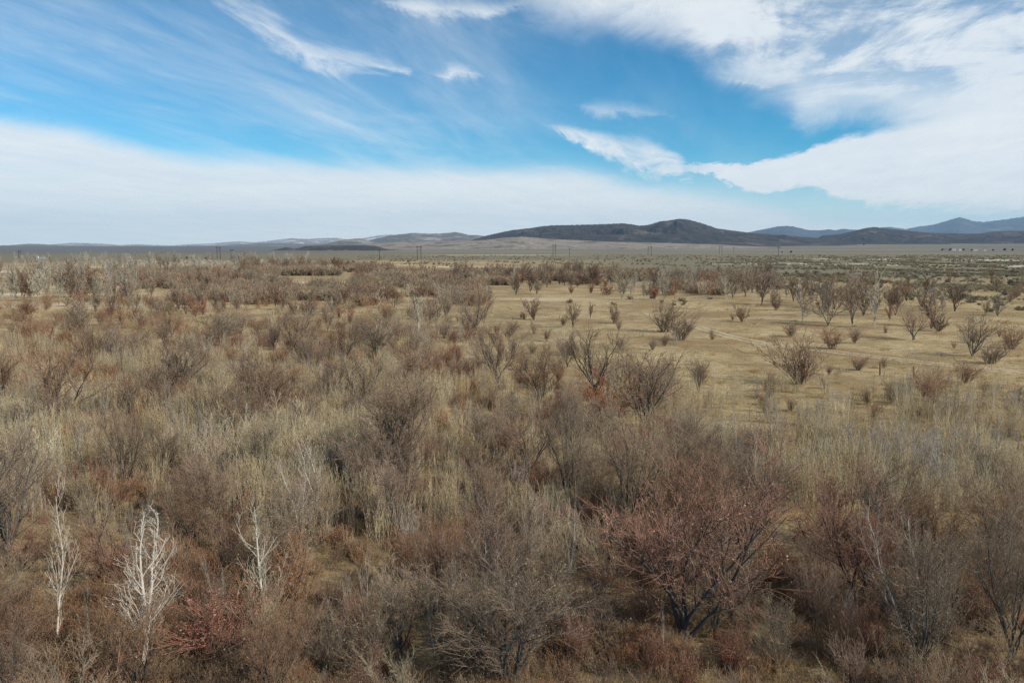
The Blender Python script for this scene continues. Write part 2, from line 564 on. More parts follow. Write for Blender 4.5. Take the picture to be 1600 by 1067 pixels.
def kids(rng, P, R, m, t0, t1, ang, L, shape=0.3, k=4, up=0.04, wob=0.12, rf=0.6, rtip=0.003, rmax=1.0, Lsd=0.25):
    Np, kp = P.shape[:2]
    t = t0 + (t1 - t0) * (np.arange(m)[None, :] + rng.random((Np, m))) / m
    f = np.clip(t * (kp - 1), 0, kp - 1.001)
    i = f.astype(int); fr = (f - i)[..., None]
    rows = np.arange(Np)[:, None]
    A, B = P[rows, i], P[rows, i + 1]
    base = A * (1 - fr) + B * fr
    tan = nrm(B - A)
    rb = R[rows, i] * (1 - fr[..., 0]) + R[rows, i + 1] * fr[..., 0]
    perp = nrm(np.cross(tan, rng.standard_normal(tan.shape)))
    an = np.radians(ang) * (1 + 0.3 * rng.standard_normal((Np, m)))[..., None]
    d = np.cos(an) * tan + np.sin(an) * perp
    plen = np.linalg.norm(np.diff(P, axis=1), axis=-1).sum(1)[:, None]
    LL = L * plen * (1 - shape * t) * np.clip(1 + Lsd * rng.standard_normal((Np, m)), 0.35, 1.8)
    r0 = np.minimum(rb * rf, rmax)
    r0 = np.maximum(r0, rtip * 1.2)
    return grow(rng, base.reshape(-1, 3), d.reshape(-1, 3), LL.ravel(), r0.ravel(), np.full(Np * m, rtip), k, up, wob)


class Acc:
    def __init__(self):
        self.V, self.Q, self.M, self.n = [], [], [], 0

    def tubes(self, P, R, sides=3, mi=0):
        Np, k = P.shape[:2]
        T = nrm(np.gradient(P, axis=1))
        mean = nrm(P[:, -1] - P[:, 0])
        ref = np.where((np.abs(mean[:, :1]) < 0.7), np.array([[1.0, 0, 0]]), np.array([[0, 1.0, 0]]))[:, None, :]
        U = nrm(np.cross(T, np.broadcast_to(ref, T.shape)))
        Wv = np.cross(T, U)
        a = np.arange(sides) * 2 * np.pi / sides
        ring = P[:, :, None] + R[:, :, None, None] * (np.cos(a)[None, None, :, None] * U[:, :, None] + np.sin(a)[None, None, :, None] * Wv[:, :, None])
        self.V.append(ring.reshape(-1, 3))
        idx = self.n + np.arange(Np * k * sides).reshape(Np, k, sides)
        s2 = np.roll(np.arange(sides), -1)
        q = np.stack([idx[:, :-1], idx[:, :-1][:, :, s2], idx[:, 1:][:, :, s2], idx[:, 1:]], -1).reshape(-1, 4)
        self.Q.append(q)
        self.M.append(np.full(len(q), mi))
        self.n += Np * k * sides
        return self

    def flecks(self, rng, C, size, mi=1, tall=1.4):
        """small curled dry leaves, buds and catkins: two-sided bent quads"""
        Np = len(C)
        a = nrm(rng.standard_normal((Np, 3)))
        bb = nrm(np.cross(a, rng.standard_normal((Np, 3))))
        s = size * (0.6 + 0.8 * rng.random((Np, 1)))
        a, bb = a * s * tall, bb * s
        nn = nrm(np.cross(a, bb)) * s * 0.35
        q = np.stack([C - a, C - bb + nn, C + a, C + bb - nn * 0.2], 1)
        self.V.append(q.reshape(-1, 3))
        self.Q.append(self.n + np.arange(Np * 4).reshape(Np, 4))
        self.M.append(np.full(Np, mi))
        self.n += Np * 4
        return self

    def mesh(self, name, mats, smooth=True):
        return mesh_quads(name, np.concatenate(self.V), np.concatenate(self.Q), mats, np.concatenate(self.M), smooth)


def points_on(rng, P, m, jit=0.02):
    """m random points near each branch"""
    Np, k = P.shape[:2]
    t = rng.random((Np, m)) ** 0.7 * (k - 1.001)
    i = t.astype(int); fr = (t - i)[..., None]
    rows = np.arange(Np)[:, None]
    return ((P[rows, i] * (1 - fr) + P[rows, i + 1] * fr) + jit * rng.standard_normal((Np, m, 3))).reshape(-1, 3)


# plant materials: the hue comes from each object's own colour
def bark_material(name, mult=1.0, instanced=False, var=0.35):
    m, n, b = material(name, 0.9)
    oi = n.node('ShaderNodeObjectInfo')
    if instanced:
        at_ = n.node('ShaderNodeAttribute', attribute_type='INSTANCER', attribute_name='tint')
        colr = at_.outputs['Color']
    else:
        colr = oi.outputs['Color']
    tc_ = n.node('ShaderNodeTexCoord').outputs['Object']
    f = n.noise(tc_, 2.2, 5, 0.7)
    g = n.noise(tc_, 14.0, 3, 0.6)
    k = (f - 0.5) * 2 * var + (g - 0.5) * 1.2 * var + mult
    c = n.mul(S(n, colr), n.vec(k, k * 0.99, k * 0.97))
    n.put(b.inputs['Base Color'], c)
    return m


def fleck_material(name, c1, c2):
    m, n, b = material(name, 0.8)
    tc_ = n.node('ShaderNodeTexCoord').outputs['Object']
    n.put(b.inputs['Base Color'], n.mix(n.step(n.noise(tc_, 9.0, 3, 0.7), 0.4, 0.6), c1, c2))
    return m


M_twig = bark_material("bare_twig_bark")
M_trunk = bark_material("grey_trunk_bark", 0.42, var=0.3)
M_pale = bark_material("pale_bark", 1.0, var=0.3)
M_fleck = fleck_material("dry_leaf", (0.20, 0.13, 0.075), (0.42, 0.32, 0.22))
M_redfleck = fleck_material("dry_red_leaf", (0.25, 0.125, 0.08), (0.38, 0.26, 0.17))
M_sage = bark_material("sage_leaf", 1.0, var=0.4)
UPV = np.array([0, 0, 1.0])


def cone_dirs(rng, N_, lo, hi):
    ph = (np.arange(N_) + rng.random(N_) * 0.8) * 2.399963
    th = np.radians(lo + (hi - lo) * np.sqrt(rng.random(N_)))
    return np.stack([np.sin(th) * np.cos(ph), np.sin(th) * np.sin(ph), np.cos(th)], 1)


def mk_bare_tree(seed, lod, fleck=True):
    """wide forked crown on a short dark trunk, about 6 m"""
    rng = np.random.default_rng(seed)
    tr, cr = Acc(), Acc()
    lean = np.array([[rng.normal(0, .15), rng.normal(0, .15), 1.0]])
    H0 = rng.uniform(0.15, 0.8)
    P0, R0 = grow(rng, np.array([[0, 0, -0.3]]), lean, [H0 + 0.3], np.array([.15]), np.array([.11]), 5, 0, .08)
    nl = rng.integers(5, 9)
    base = P0[0, -1] + rng.normal(0, .04, (nl, 3)) - np.array([0, 0, 1]) * rng.random((nl, 1)) * H0 * 0.9
    d = cone_dirs(rng, nl, 4, 28)
    P1, R1 = grow(rng, base, d, rng.uniform(3.8, 5.2, nl), rng.uniform(.035, .08, nl), np.full(nl, .010), 8, .08, .13)
    tr.tubes(P0, R0, 7); tr.tubes(P1, R1, 5)
    tw = [0.0055, 0.009, 0.021][lod]
    P2, R2 = kids(rng, P1, R1, [10, 9, 7][lod], .14, 1, 33, .46, .35, 6, .09, .12, .6, tw * 1.2, [.02, .026, .03][lod])
    tr.tubes(P2, R2, 4 if lod == 0 else 3)
    P3, R3 = kids(rng, P2, R2, [8, 7, 5][lod], .15, 1, 34, .48, .3, 4, .08, .13, .6, tw, [.009, .012, .03][lod])
    cr.tubes(P3, R3, 3)
    last = P3
    if True:
        P4, R4 = kids(rng, P3, R3, [6, 3, 3][lod], .1, 1, 34, .55, .3, 3, .07, .12, .7, tw * .85, [.0065, .011, .03][lod])
        cr.tubes(P4, R4, 3)
        last = P4
    if fleck:
        C = points_on(rng, last, [1, 1, 1][lod])
        C = C[rng.random(len(C)) < [.45, .35, .3][lod]]
        cr.flecks(rng, C, [.016, .025, .045][lod])
    return tr.mesh("trunk", [M_trunk]), cr.mesh("crown", [M_twig, M_fleck])


def mk_shrub(seed, lod, red=False):
    """vase of many thin stems from one root, about 2.6 m"""
    rng = np.random.default_rng(seed)
    tr, cr = Acc(), Acc()
    ns = [18, 19, 13][lod]
    base = np.concatenate([rng.normal(0, .13, (ns, 2)), np.full((ns, 1), -.1)], 1)
    P1, R1 = grow(rng, base, cone_dirs(rng, ns, 2, 29), rng.uniform(1.5, 3.1, ns), rng.uniform(.014, .03, ns), np.full(ns, .006), 7, .06, .1)
    tr.tubes(P1, R1, 4 if lod == 0 else 3)
    tw = [.005, .008, .02][lod]
    P2, R2 = kids(rng, P1, R1, [9, 8, 6][lod], .1, 1, 30, .40, .3, 4, .1, .1, .7, tw, .011)
    cr.tubes(P2, R2, 3)
    P3, R3 = kids(rng, P2, R2, [6, 5, 5][lod], .1, 1, 30, .5, .3, 3, .08, .1, .7, tw * .85, .008)
    cr.tubes(P3, R3, 3)
    C = points_on(rng, P3, 1)
    C = C[rng.random(len(C)) < ([.55, .5, .45][lod] if red else .4)]
    cr.flecks(rng, C, [.017, .026, .045][lod] * (1.25 if red else 1))
    return tr.mesh("trunk", [M_trunk]), cr.mesh("crown", [M_twig, M_redfleck if red else M_fleck])


def mk_pale_tree(seed, lod, trunks=1):
    """slender pale poplar with upswept branches, about 5.5 m"""
    rng = np.random.default_rng(seed)
    tr, cr = Acc(), Acc()
    base = np.concatenate([rng.normal(0, .12 if trunks > 1 else 0.01, (trunks, 2)), np.full((trunks, 1), -.2)], 1)
    d = cone_dirs(rng, trunks, 1 if trunks == 1 else 3, 5 if trunks == 1 else 9)
    P1, R1 = grow(rng, base, d, rng.uniform(4.6, 5.8, trunks), rng.uniform(.045, .058, trunks), np.full(trunks, .007), 13, .05, .06)
    tr.tubes(P1, R1, 6)
    tw = [.0042, .009, .021][lod]
    P2, R2 = kids(rng, P1, R1, [22, 20, 16][lod], .12, .98, 30, .34, .74, 7, .13, .08, .6, tw * 1.2, [.0125, .02, .03][lod], .45)
    tr.tubes(P2, R2, 4 if lod == 0 else 3)
    P3, R3 = kids(rng, P2, R2, [7, 7, 6][lod], .1, 1, 32, .40, .4, 4, .14, .09, .6, tw, [.0075, .011, .025][lod])
    cr.tubes(P3, R3, 3)
    if True:
        P4, R4 = kids(rng, P3, R3, [3, 3, 3][lod], .1, 1, 32, .5, .3, 3, .12, .08, .7, tw * .85, [.007, .010, .02][lod])
        cr.tubes(P4, R4, 3)
    return tr.mesh("trunk", [M_pale]), cr.mesh("crown", [M_pale])


def mk_saplings(seed, lod):
    """a root clump of straight thin suckers, about 3 m"""
    rng = np.random.default_rng(seed)
    ac = Acc()
    ns = [26, 22, 16][lod]
    base = np.concatenate([rng.normal(0, .65, (ns, 2)), np.full((ns, 1), -.1)], 1)
    d = nrm(np.concatenate([rng.normal(0, .07, (ns, 2)), np.ones((ns, 1))], 1))
    P1, R1 = grow(rng, base, d, 3.0 * rng.uniform(.35, 1.05, ns), rng.uniform(.012, .022, ns) * [1, 1.15, 1.5][lod], np.full(ns, .006), 7, .04, .045)
    ac.tubes(P1, R1, 3)
    tw = [.0055, .010, .02][lod]
    P2, R2 = kids(rng, P1, R1, [14, 10, 6][lod], .15, .98, 30, .22, .5, 4, .16, .08, .6, tw, .008)
    ac.tubes(P2, R2, 3)
    if lod < 2:
        P3, R3 = kids(rng, P2, R2, [4, 2][lod], .1, 1, 30, .5, .3, 3, .12, .08, .7, tw * .85, .006)
        ac.tubes(P3, R3, 3)
    return ac.mesh("sapling_clump", [M_pale])


def mk_sage(seed):
    rng = np.random.default_rng(seed)
    ac = Acc()
    ns = 26
    base = np.concatenate([rng.normal(0, .08, (ns, 2)), np.full((ns, 1), -.05)], 1)
    P1, R1 = grow(rng, base, cone_dirs(rng, ns, 5, 80), rng.uniform(.25, 1.05, ns), np.full(ns, .02), np.full(ns, .008), 5, .1, .15)
    ac.tubes(P1, R1, 3, 1)
    P2, R2 = kids(rng, P1, R1, 7, .3, 1, 40, .45, .2, 3, .12, .12, .7, .006, .012)
    ac.tubes(P2, R2, 3, 0)
    ac.flecks(rng, points_on(rng, P2, 9, .045), .034, 0, 1.8)
    return ac.mesh("sagebrush", [M_sage, M_trunk])


def many(fn, nv, seed0, lod, *a):
    return [fn(seed0 + 17 * i, lod, *a) for i in range(nv)]


LIB = {
    'bare': [many(mk_bare_tree, 7, 100, 0), many(mk_bare_tree, 6, 300, 1), many(mk_bare_tree, 4, 500, 2)],
    'shrub': [many(mk_shrub, 5, 1100, 0), many(mk_shrub, 5, 1300, 1), many(mk_shrub, 4, 1500, 2)],
    'red': [many(mk_shrub, 4, 2100, 0, True), many(mk_shrub, 4, 2300, 1, True), many(mk_shrub, 4, 2500, 2, True)],
    'pale': [many(mk_pale_tree, 4, 3100, 0) + many(mk_pale_tree, 3, 3200, 0, 2), many(mk_pale_tree, 4, 3300, 1) + many(mk_pale_tree, 2, 3400, 1, 2), many(mk_pale_tree, 4, 3500, 2, 2)],
    'sap': [many(mk_saplings, 5, 4100, 0), many(mk_saplings, 5, 4300, 1), many(mk_saplings, 4, 4500, 2)],
    'sage': [[mk_sage(5100 + i) for i in range(5)]] * 3,
}
NAT_H = {'bare': 5.6, 'shrub': 2.7, 'red': 2.7, 'pale': 5.2, 'sap': 3.0, 'sage': 0.8}
NAME = {'bare': 'bare_tree', 'shrub': 'bare_shrub', 'red': 'red_shrub', 'pale': 'pale_tree', 'sap': 'sapling_clump', 'sage': 'sagebrush'}
CAT = {'bare': 'tree', 'shrub': 'shrub', 'red': 'shrub', 'pale': 'tree', 'sap': 'saplings', 'sage': 'shrub'}
GROUP = {'bare': 'bare brown trees on the dry grass flat', 'shrub': 'bare brown shrubs of the thicket', 'red': 'rust red shrubs of the thicket',
         'pale': 'pale poplars scattered over the flat', 'sap': 'clumps of thin grey saplings', 'sage': 'sagebrush bushes on the plain'}
# natural bark hues of each kind (several, so that neighbours differ), with the word for each
HUE = {
    'bare': [((.31, .215, .145), 'brown'), ((.285, .21, .15), 'grey brown'), ((.29, .175, .105), 'reddish brown'), ((.40, .31, .21), 'tan'), ((.285, .16, .11), 'red brown')],
    'shrub': [((.32, .22, .145), 'brown'), ((.34, .19, .115), 'russet'), ((.42, .33, .22), 'tan'), ((.275, .20, .14), 'dull brown')],
    'red': [((.32, .15, .10), 'rust red'), ((.34, .19, .105), 'rust orange'), ((.27, .145, .105), 'dark red'), ((.42, .15, .07), 'orange red')],
    'pale': [((.54, .48, .39), 'pale'), ((.43, .38, .31), 'pale grey'), ((.58, .525, .435), 'whitish')],
    'sap': [((.46, .39, .30), 'tan grey'), ((.40, .355, .31), 'grey'), ((.54, .46, .33), 'straw pale')],
    'sage': [((.235, .19, .115), 'olive'), ((.16, .13, .08), 'dark olive'), ((.29, .245, .165), 'grey olive')],
}
rnd = random.Random(77)
things = []                                   # (object, kind, hue word, height, position, label or None)


def plant(kind, p, h, hue=None, label=None, rot=None, var=None, wide=1.0, lean=0.0):
    d = math.hypot(p.x, p.y)
    lod = 0 if d < 62 else (1 if d < 150 else 2)
    lib = LIB[kind][lod]
    meshes = lib[var % len(lib)] if var is not None else rnd.choice(lib)
    col, word = HUE[kind][hue] if hue is not None else rnd.choice(HUE[kind][:3] if kind == 'red' else HUE[kind][:4])
    k = rnd.uniform(0.86, 1.14) * (0.8 if kind == 'pale' and hue is None else 1.0)
    col = (col[0] * k, col[1] * k * rnd.uniform(.96, 1.04), col[2] * k, 1)
    s = h / NAT_H[kind]
    if isinstance(meshes, tuple) and d < 420:
        root = bpy.data.objects.new(NAME[kind], None)
        root.empty_display_size = 0.3
        COL.objects.link(root)
        for me in meshes:
            c = link(me.name.split('.')[0], me, root)
            c.color = col
            g_ = (col[0] + col[1] + col[2]) / 3
            if c.name.startswith('trunk') and kind != 'pale':        # old wood is greyer than the young twigs
                c.color = (g_ * .7 + col[0] * .3, g_ * .7 + col[1] * .3, g_ * .68 + col[2] * .3, 1)
            elif kind == 'pale' and c.name.startswith('crown'):      # fine poplar twigs are browner than the stem
                c.color = (col[0] * .84, col[1] * .80, col[2] * .74, 1)
    elif isinstance(meshes, tuple):
        key = meshes[1].name + "_whole"
        me = bpy.data.meshes.get(key)
        if me is None:
            me = whole(meshes, key)
        root = link(NAME[kind], me)
        root.color = col
    else:
        root = link(NAME[kind], meshes)
        root.color = col
    root.location = (p.x, p.y, gz(p.x, p.y) - 0.03)
    root.rotation_euler = (rnd.gauss(0, .03) , rnd.gauss(0, .03) + lean, rnd.uniform(0, 6.283) if rot is None else rot)
    root.scale = (s * wide * rnd.uniform(.85, 1.15), s * wide * rnd.uniform(.85, 1.15), s)
    tag(root, None, CAT[kind], GROUP[kind])
    things.append([root, kind, word, h, Vector(root.location), label])
    return root


def whole(meshes, key):
    """trunk and crown as one mesh, for trees too far off to show parts"""
    Vs, Qs, Ms, n0, mats = [], [], [], 0, []
    for me in meshes:
        v_ = np.empty(len(me.vertices) * 3, np.float32); me.vertices.foreach_get("co", v_)
        q_ = np.empty(len(me.loops), np.int32); me.loops.foreach_get("vertex_index", q_)
        m_ = np.empty(len(me.polygons), np.int32); me.polygons.foreach_get("material_index", m_)
        Vs.append(v_.reshape(-1, 3)); Qs.append(q_.reshape(-1, 4) + n0); Ms.append(m_ + len(mats))
        n0 += len(me.vertices); mats += list(me.materials)
    return mesh_quads(key, np.concatenate(Vs), np.concatenate(Qs), mats, np.concatenate(Ms))


def hero(kind, bx, by, ty, label, **kw):
    p = at(bx, by)
    depth = p.y * cP - (p.z - CAM_Z) * sP
    return plant(kind, p, (by - ty) / F * depth * 1.03, label=label, **kw)


# ---- the plants one can point at
LAND = []                                      # landmarks: (short phrase, thing index)


def H_(kind, bx, by, ty, label, short=None, **kw):
    kw['wide'] = kw.get('wide', 1.0) * {'shrub': 1.4, 'red': 1.2, 'bare': 1.25 if by < 700 else 0.95}.get(kind, 1.0)
    hero(kind, bx, by, ty, label, **kw)
    if short: LAND.append((short, things[-1][4]))


H_('pale', 88, 1024, 780, "slim white poplar second from the photo's left edge, single leaning stem", "the slim white poplar", hue=0, var=0)
H_('pale', 216, 1066, 800, "brightest white poplar, twin stems forking near the ground", "the twin stemmed white poplar", hue=2, var=5, wide=1.5)
H_('pale', 414, 992, 785, "bushy white poplar with dense upswept twigs from low down", "the bushy white poplar", hue=2, var=1, wide=1.6)
H_('pale', 499, 800, 686, "small white tree with three bare prongs above brown brush", "the three pronged white tree", hue=2, var=4, wide=1.3)
H_('pale', 536, 1010, 890, "thin whitish sapling tree beside a small dark hollow", "the thin whitish sapling", hue=1, var=2)
H_('pale', 570, 985, 862, "small forked whitish tree in front of a dark hollow", None, hue=1, var=6, wide=0.9)
H_('pale', 678, 1035, 905, "crooked pale tree with a sharp Y fork", "the crooked pale tree", hue=1, var=5, wide=1.1)
H_('pale', 812, 905, 795, "lone thin pale stem above yellow grass in the middle of the thicket", "the lone thin pale stem", hue=1, var=3)
H_('pale', 1156, 800, 632, "tallest thin pale pole tree right of the dark trees", "the tall pale pole tree", hue=1, var=2, wide=0.7)
H_('pale', 1172, 815, 660, "shorter pale pole tree leaning beside the tallest one", None, hue=1, var=0, wide=0.75)
H_('pale', 1410, 1010, 815, "grey white tree with long bare limbs amid dark red brush", "the grey white tree", hue=1, var=4, wide=1.2)
H_('pale', 1366, 512, 430, "tall feathery whitish poplar standing alone at the edge of the sage", "the feathery white poplar", hue=2, var=4, wide=1.0)
H_('pale', 1256, 503, 440, "crooked pale poplar left of the purple grey tree", "the crooked pale poplar", hue=0, var=5, wide=1.3)
H_('pale', 1283, 494, 436, "pale thin crowned poplar behind the purple grey tree", None, hue=1, var=1, wide=1.2)
H_('pale', 1322, 486, 418, "tallest thin poplar in the group near the sage", None, hue=1, var=2, wide=1.0)
H_('pale', 1438, 478, 436, "small pale poplar above dark sagebrush", None, hue=1, var=3, wide=1.3)
H_('pale', 1035, 470, 430, "round pale grey poplar in front of the red thicket", "the round pale poplar", hue=0, var=1, wide=1.4)
H_('pale', 1135, 468, 432, "short wide pale poplar at the grass edge", "the short wide poplar", hue=0, var=2, wide=1.5)
H_('pale', 803, 447, 416, "single upright pale poplar before the red thicket", "the single upright poplar", hue=2, var=0)
H_('pale', 655, 528, 466, "pale branched tree rising from brown scrub", None, hue=0, var=4, wide=1.5)
H_('pale', 700, 990, 860, "faint pale sapling tree left of the grey bush heap", None, hue=1, var=1, wide=0.8)
H_('pale', 45, 760, 640, "tall whitish stem above the straw pale saplings", None, hue=0, var=3, wide=0.6)
H_('pale', 95, 740, 650, "pale stem with few side twigs among straw coloured saplings", None, hue=1, var=1, wide=0.6)

H_('bare', 628, 758, 585, "wide forked tree with a dark leaning trunk in the centre of the scrub", "the forked dark tree", hue=0, var=0, wide=1.25)
H_('bare', 886, 795, 610, "tall dark trunked tree with a grey upright crown", "the tall dark trunked tree", hue=1, var=1, wide=0.8)
H_('bare', 975, 830, 645, "dark tree with two long limbs leaning right", "the two limbed dark tree", hue=0, var=2, wide=0.95)
H_('bare', 1052, 1012, 725, "largest tree, black bent trunk under a wide reddish crown", "the black trunked tree", hue=4, var=3, wide=1.25)
H_('bare', 1345, 950, 765, "round crowned tree with dark red twigs over deep shade", "the dark red crowned tree", hue=4, var=4, wide=1.15)
H_('bare', 1440, 1060, 830, "grey brown tree of many upright stems in dark brush", "the many stemmed grey tree", hue=1, var=5, wide=0.8)
H_('bare', 1575, 1040, 800, "tall grey tree at the photo's right edge", "the tall grey edge tree", hue=1, var=6, wide=0.9)
H_('bare', 18, 870, 690, "shadowy dark tree cut by the photo's left edge", "the dark left edge tree", hue=1, var=2, wide=1.1)
H_('bare', 800, 1085, 880, "grey mauve tree with a broad low crown at the photo's bottom", "the broad low grey tree", hue=1, var=0, wide=1.35)
H_('bare', 925, 614, 520, "upright grey tree with a dark split trunk", "the upright grey tree", hue=1, var=1, wide=0.8)
H_('bare', 1012, 668, 545, "rounded brown tree left of the open grass", "the rounded brown tree", hue=0, var=2, wide=0.95)
H_('bare', 845, 632, 545, "brown thicket tree just left of the upright grey tree", None, hue=2, var=3, wide=0.9)
H_('bare', 775, 600, 525, "grey bushy tree at the edge of yellow grass", "the grey bushy tree", hue=1, var=4, wide=1.0)
H_('bare', 586, 568, 495, "dark rounded tree with fan of stems above straw grass", "the fan stemmed dark tree", hue=1, var=0, wide=0.9)
H_('bare', 745, 515, 458, "lone spreading tree on pale grass behind the thicket", "the lone spreading tree", hue=1, var=1, wide=0.95)
H_('bare', 1291, 508, 448, "purple grey rounded tree with twin black stems", "the purple grey tree", hue=1, var=2, wide=0.9)
H_('bare', 1332, 506, 446, "dark slender tree between the purple tree and the white poplar", None, hue=0, var=3, wide=0.75)
H_('bare', 1425, 531, 482, "flat topped dark tree standing alone on the grass", "the flat topped tree", hue=0, var=4, wide=1.1)
H_('bare', 1518, 557, 495, "broad dark tree with arching limbs near the track", "the broad arching tree", hue=1, var=5, wide=1.1)
H_('bare', 1190, 476, 432, "dark rounded tree at the end of the mixed grove", "the dark grove tree", hue=1, var=0, wide=0.95)
H_('bare', 828, 456, 420, "brown fan shaped tree in front of the long red thicket", "the brown fan tree", hue=0, var=1, wide=0.95)
H_('bare', 92, 668, 550, "rusty brown tree with rising limbs over a shaded hollow", "the rusty tree", hue=2, var=4, wide=1.1)
H_('bare', 160, 566, 502, "small dark tree on the open straw grass", "the small dark tree", hue=1, var=5, wide=1.0)
H_('bare', 205, 770, 640, "dark tree leaning over the grey saplings", "the leaning dark tree", hue=0, var=6, wide=0.9)
H_('bare', 395, 640, 555, "grey brown tree with dense fine crown in left scrub", "the fine crowned tree", hue=1, var=0, wide=1.1)
H_('bare', 280, 615, 535, "brown tree with straight limbs among left scrub", "the straight limbed tree", hue=0, var=3, wide=1.0)
H_('bare', 345, 540, 488, "dense dark tree at the pale grass gap", "the dense gap tree", hue=1, var=2, wide=1.2)
H_('bare', 1110, 880, 720, "red brown tree with upright limbs behind the black trunk", None, hue=4, var=1, wide=1.0)
H_('bare', 760, 850, 720, "brown shadowed tree left of the tall dark trunk", None, hue=0, var=5, wide=0.9)
H_('bare', 1190, 850, 700, "brown grey tree with many rising twigs at the grass edge", None, hue=1, var=3, wide=0.9)

H_('shrub', 1040, 519, 478, "dark twiggy bush on bare grass, larger of a touching pair", "the bush pair", hue=3, var=0, wide=1.1)
H_('shrub', 1062, 532, 494, "dark twiggy bush on bare grass, lower of a touching pair", None, hue=3, var=1, wide=1.1)
H_('shrub', 1250, 600, 535, "rounded vase shaped bush by the track with curved stems", "the vase shaped bush", hue=0, var=2, wide=1.0)
H_('shrub', 1456, 629, 580, "reddish bush with a dark base below the fence posts", "the bush below the posts", hue=1, var=3, wide=1.0)
H_('shrub', 1508, 598, 566, "low reddish brown bush beside the track", "the low track bush", hue=1, var=4, wide=1.2)
H_('shrub', 1546, 568, 535, "low grey bush at the foot of the broad arching tree", None, hue=3, var=1, wide=1.2)
H_('shrub', 1466, 518, 494, "small purple grey bush right of the flat topped tree", None, hue=3, var=2, wide=1.1)
H_('shrub', 1160, 503, 480, "small lone bush on the open grass above the track", "the small lone bush", hue=0, var=0, wide=0.9)
H_('shrub', 960, 505, 480, "small twiggy bush alone on pale open grass", "the small twiggy bush", hue=0, var=3, wide=0.9)
H_('shrub', 834, 500, 470, "upright thin bush at the end of the brown scrub", None, hue=0, var=1, wide=0.7)
H_('shrub', 1300, 545, 510, "reddish bush group leaning beside the track bend", "the track bend bush", hue=1, var=1, wide=1.1)
H_('shrub', 1335, 536, 512, "short upright bush on grass near the track bend", None, hue=0, var=2, wide=0.9)
H_('shrub', 1236, 526, 505, "small pale purple bush on the grass rise", None, hue=3, var=4, wide=1.0)
H_('shrub', 1340, 578, 556, "low brown bush beside the fence posts", "the fence side bush", hue=0, var=0, wide=1.5)
H_('shrub', 1580, 545, 515, "rusty upright bush at the photo's right edge beyond the track", None, hue=1, var=3, wide=0.9)
H_('shrub', 1592, 640, 605, "dark bush cut by the photo's right edge over long shade", "the right edge bush", hue=3, var=2, wide=1.1)
H_('shrub', 40, 492, 474, "low orange brown bush on the leftmost straw grass", "the low orange bush", hue=1, var=2, wide=1.8)
H_('red', 44, 536, 500, "upright rusty bush on the leftmost straw grass", "the rusty bush", hue=1, var=0, wide=0.9)
H_('red', 950, 668, 606, "brightest orange red shrub behind the two limbed dark tree", "the orange red shrub", hue=3, var=1, wide=1.5)
H_('red', 720, 860, 800, "small bright red shrub over a dark hollow", "the small bright red shrub", hue=0, var=2, wide=1.0)
H_('red', 180, 930, 830, "dark red shrub between the two white poplars", None, hue=2, var=3, wide=1.2)
H_('red', 335, 1040, 925, "wide red brown shrub speckled with dry leaves right of twin poplar", "the speckled red shrub", hue=0, var=0, wide=1.5)
H_('red', 460, 960, 850, "rust red shrub right of the bushy white poplar", None, hue=1, var=1, wide=1.0)
H_('red', 1290, 860, 765, "deep red shrub in front of the dark red crowned tree", None, hue=2, var=2, wide=1.4)
H_('red', 1420, 850, 780, "crimson shrub behind the grey white tree", None, hue=2, var=3, wide=1.3)
H_('red', 1180, 720, 670, "rusty shrub at the edge of the open grass", "the rusty grass edge shrub", hue=1, var=0, wide=1.3)
H_('sap', 1395, 745, 655, "tall grey sapling clump centred on the open right slope", "the tall grey saplings", hue=1, var=0, wide=1.3)
H_('sap', 1450, 760, 672, "bushy grey saplings between two other clumps on the right slope", None, hue=1, var=1, wide=1.4)
H_('sap', 1530, 740, 655, "widest grey sapling clump on the right slope", "the wide grey saplings", hue=1, var=2, wide=1.3)
H_('sap', 1280, 670, 625, "small rounded grey saplings on yellow grass", "the rounded grey saplings", hue=1, var=3, wide=1.4)
H_('sap', 1205, 660, 610, "straight grey saplings at the thicket's end", None, hue=1, var=4, wide=1.1)
H_('sap', 75, 745, 660, "straw pale saplings in a bright patch left of the leaning tree", "the bright straw saplings", hue=2, var=0, wide=1.4)
H_('sap', 330, 740, 650, "tall straw saplings in front of the fine crowned tree", "the tall straw saplings", hue=2, var=1, wide=1.4)
H_('sap', 430, 710, 620, "pale yellow saplings at the foot of a grassy rise", None, hue=2, var=2, wide=1.4)
H_('sap', 690, 920, 830, "whitish thin saplings beside dark shade in the central scrub", "the whitish saplings", hue=2, var=4, wide=0.8)

H_('pale', 62, 470, 424, "wide pale poplar at the front edge of the far left grove", "the wide front poplar", hue=0, var=2, wide=1.4)
H_('bare', 138, 457, 418, "rusty tree at the end of the far left poplar grove", "the rusty grove tree", hue=2, var=1)
H_('pale', 205, 455, 426, "last pale poplar right of the far left grove", "the last grove poplar", hue=0, var=3, wide=1.3)
H_('pale', 330, 421, 405, "thickest pale poplar in the far row below the tall pylon", "the thick row poplar", hue=0, var=1, wide=1.5)
H_('pale', 440, 424, 406, "pale poplar ending the far row before the mesa", "the row end poplar", hue=0, var=2, wide=1.2)
LAND += [("the tall white barn", at(58, 403.5)), ("the tall pylon", at(342, 405)), ("the mesa pylon", at(593, 407)), ("the largest pylon", at(655, 406.5)),
         ("the close set pylon", at(866, 402)), ("the lone single pylon", at(1216, 401.5))]

# ---- the thickets and groves that fill the flat between them
taken = [(t[4].x, t[4].y, 0.9) for t in things]


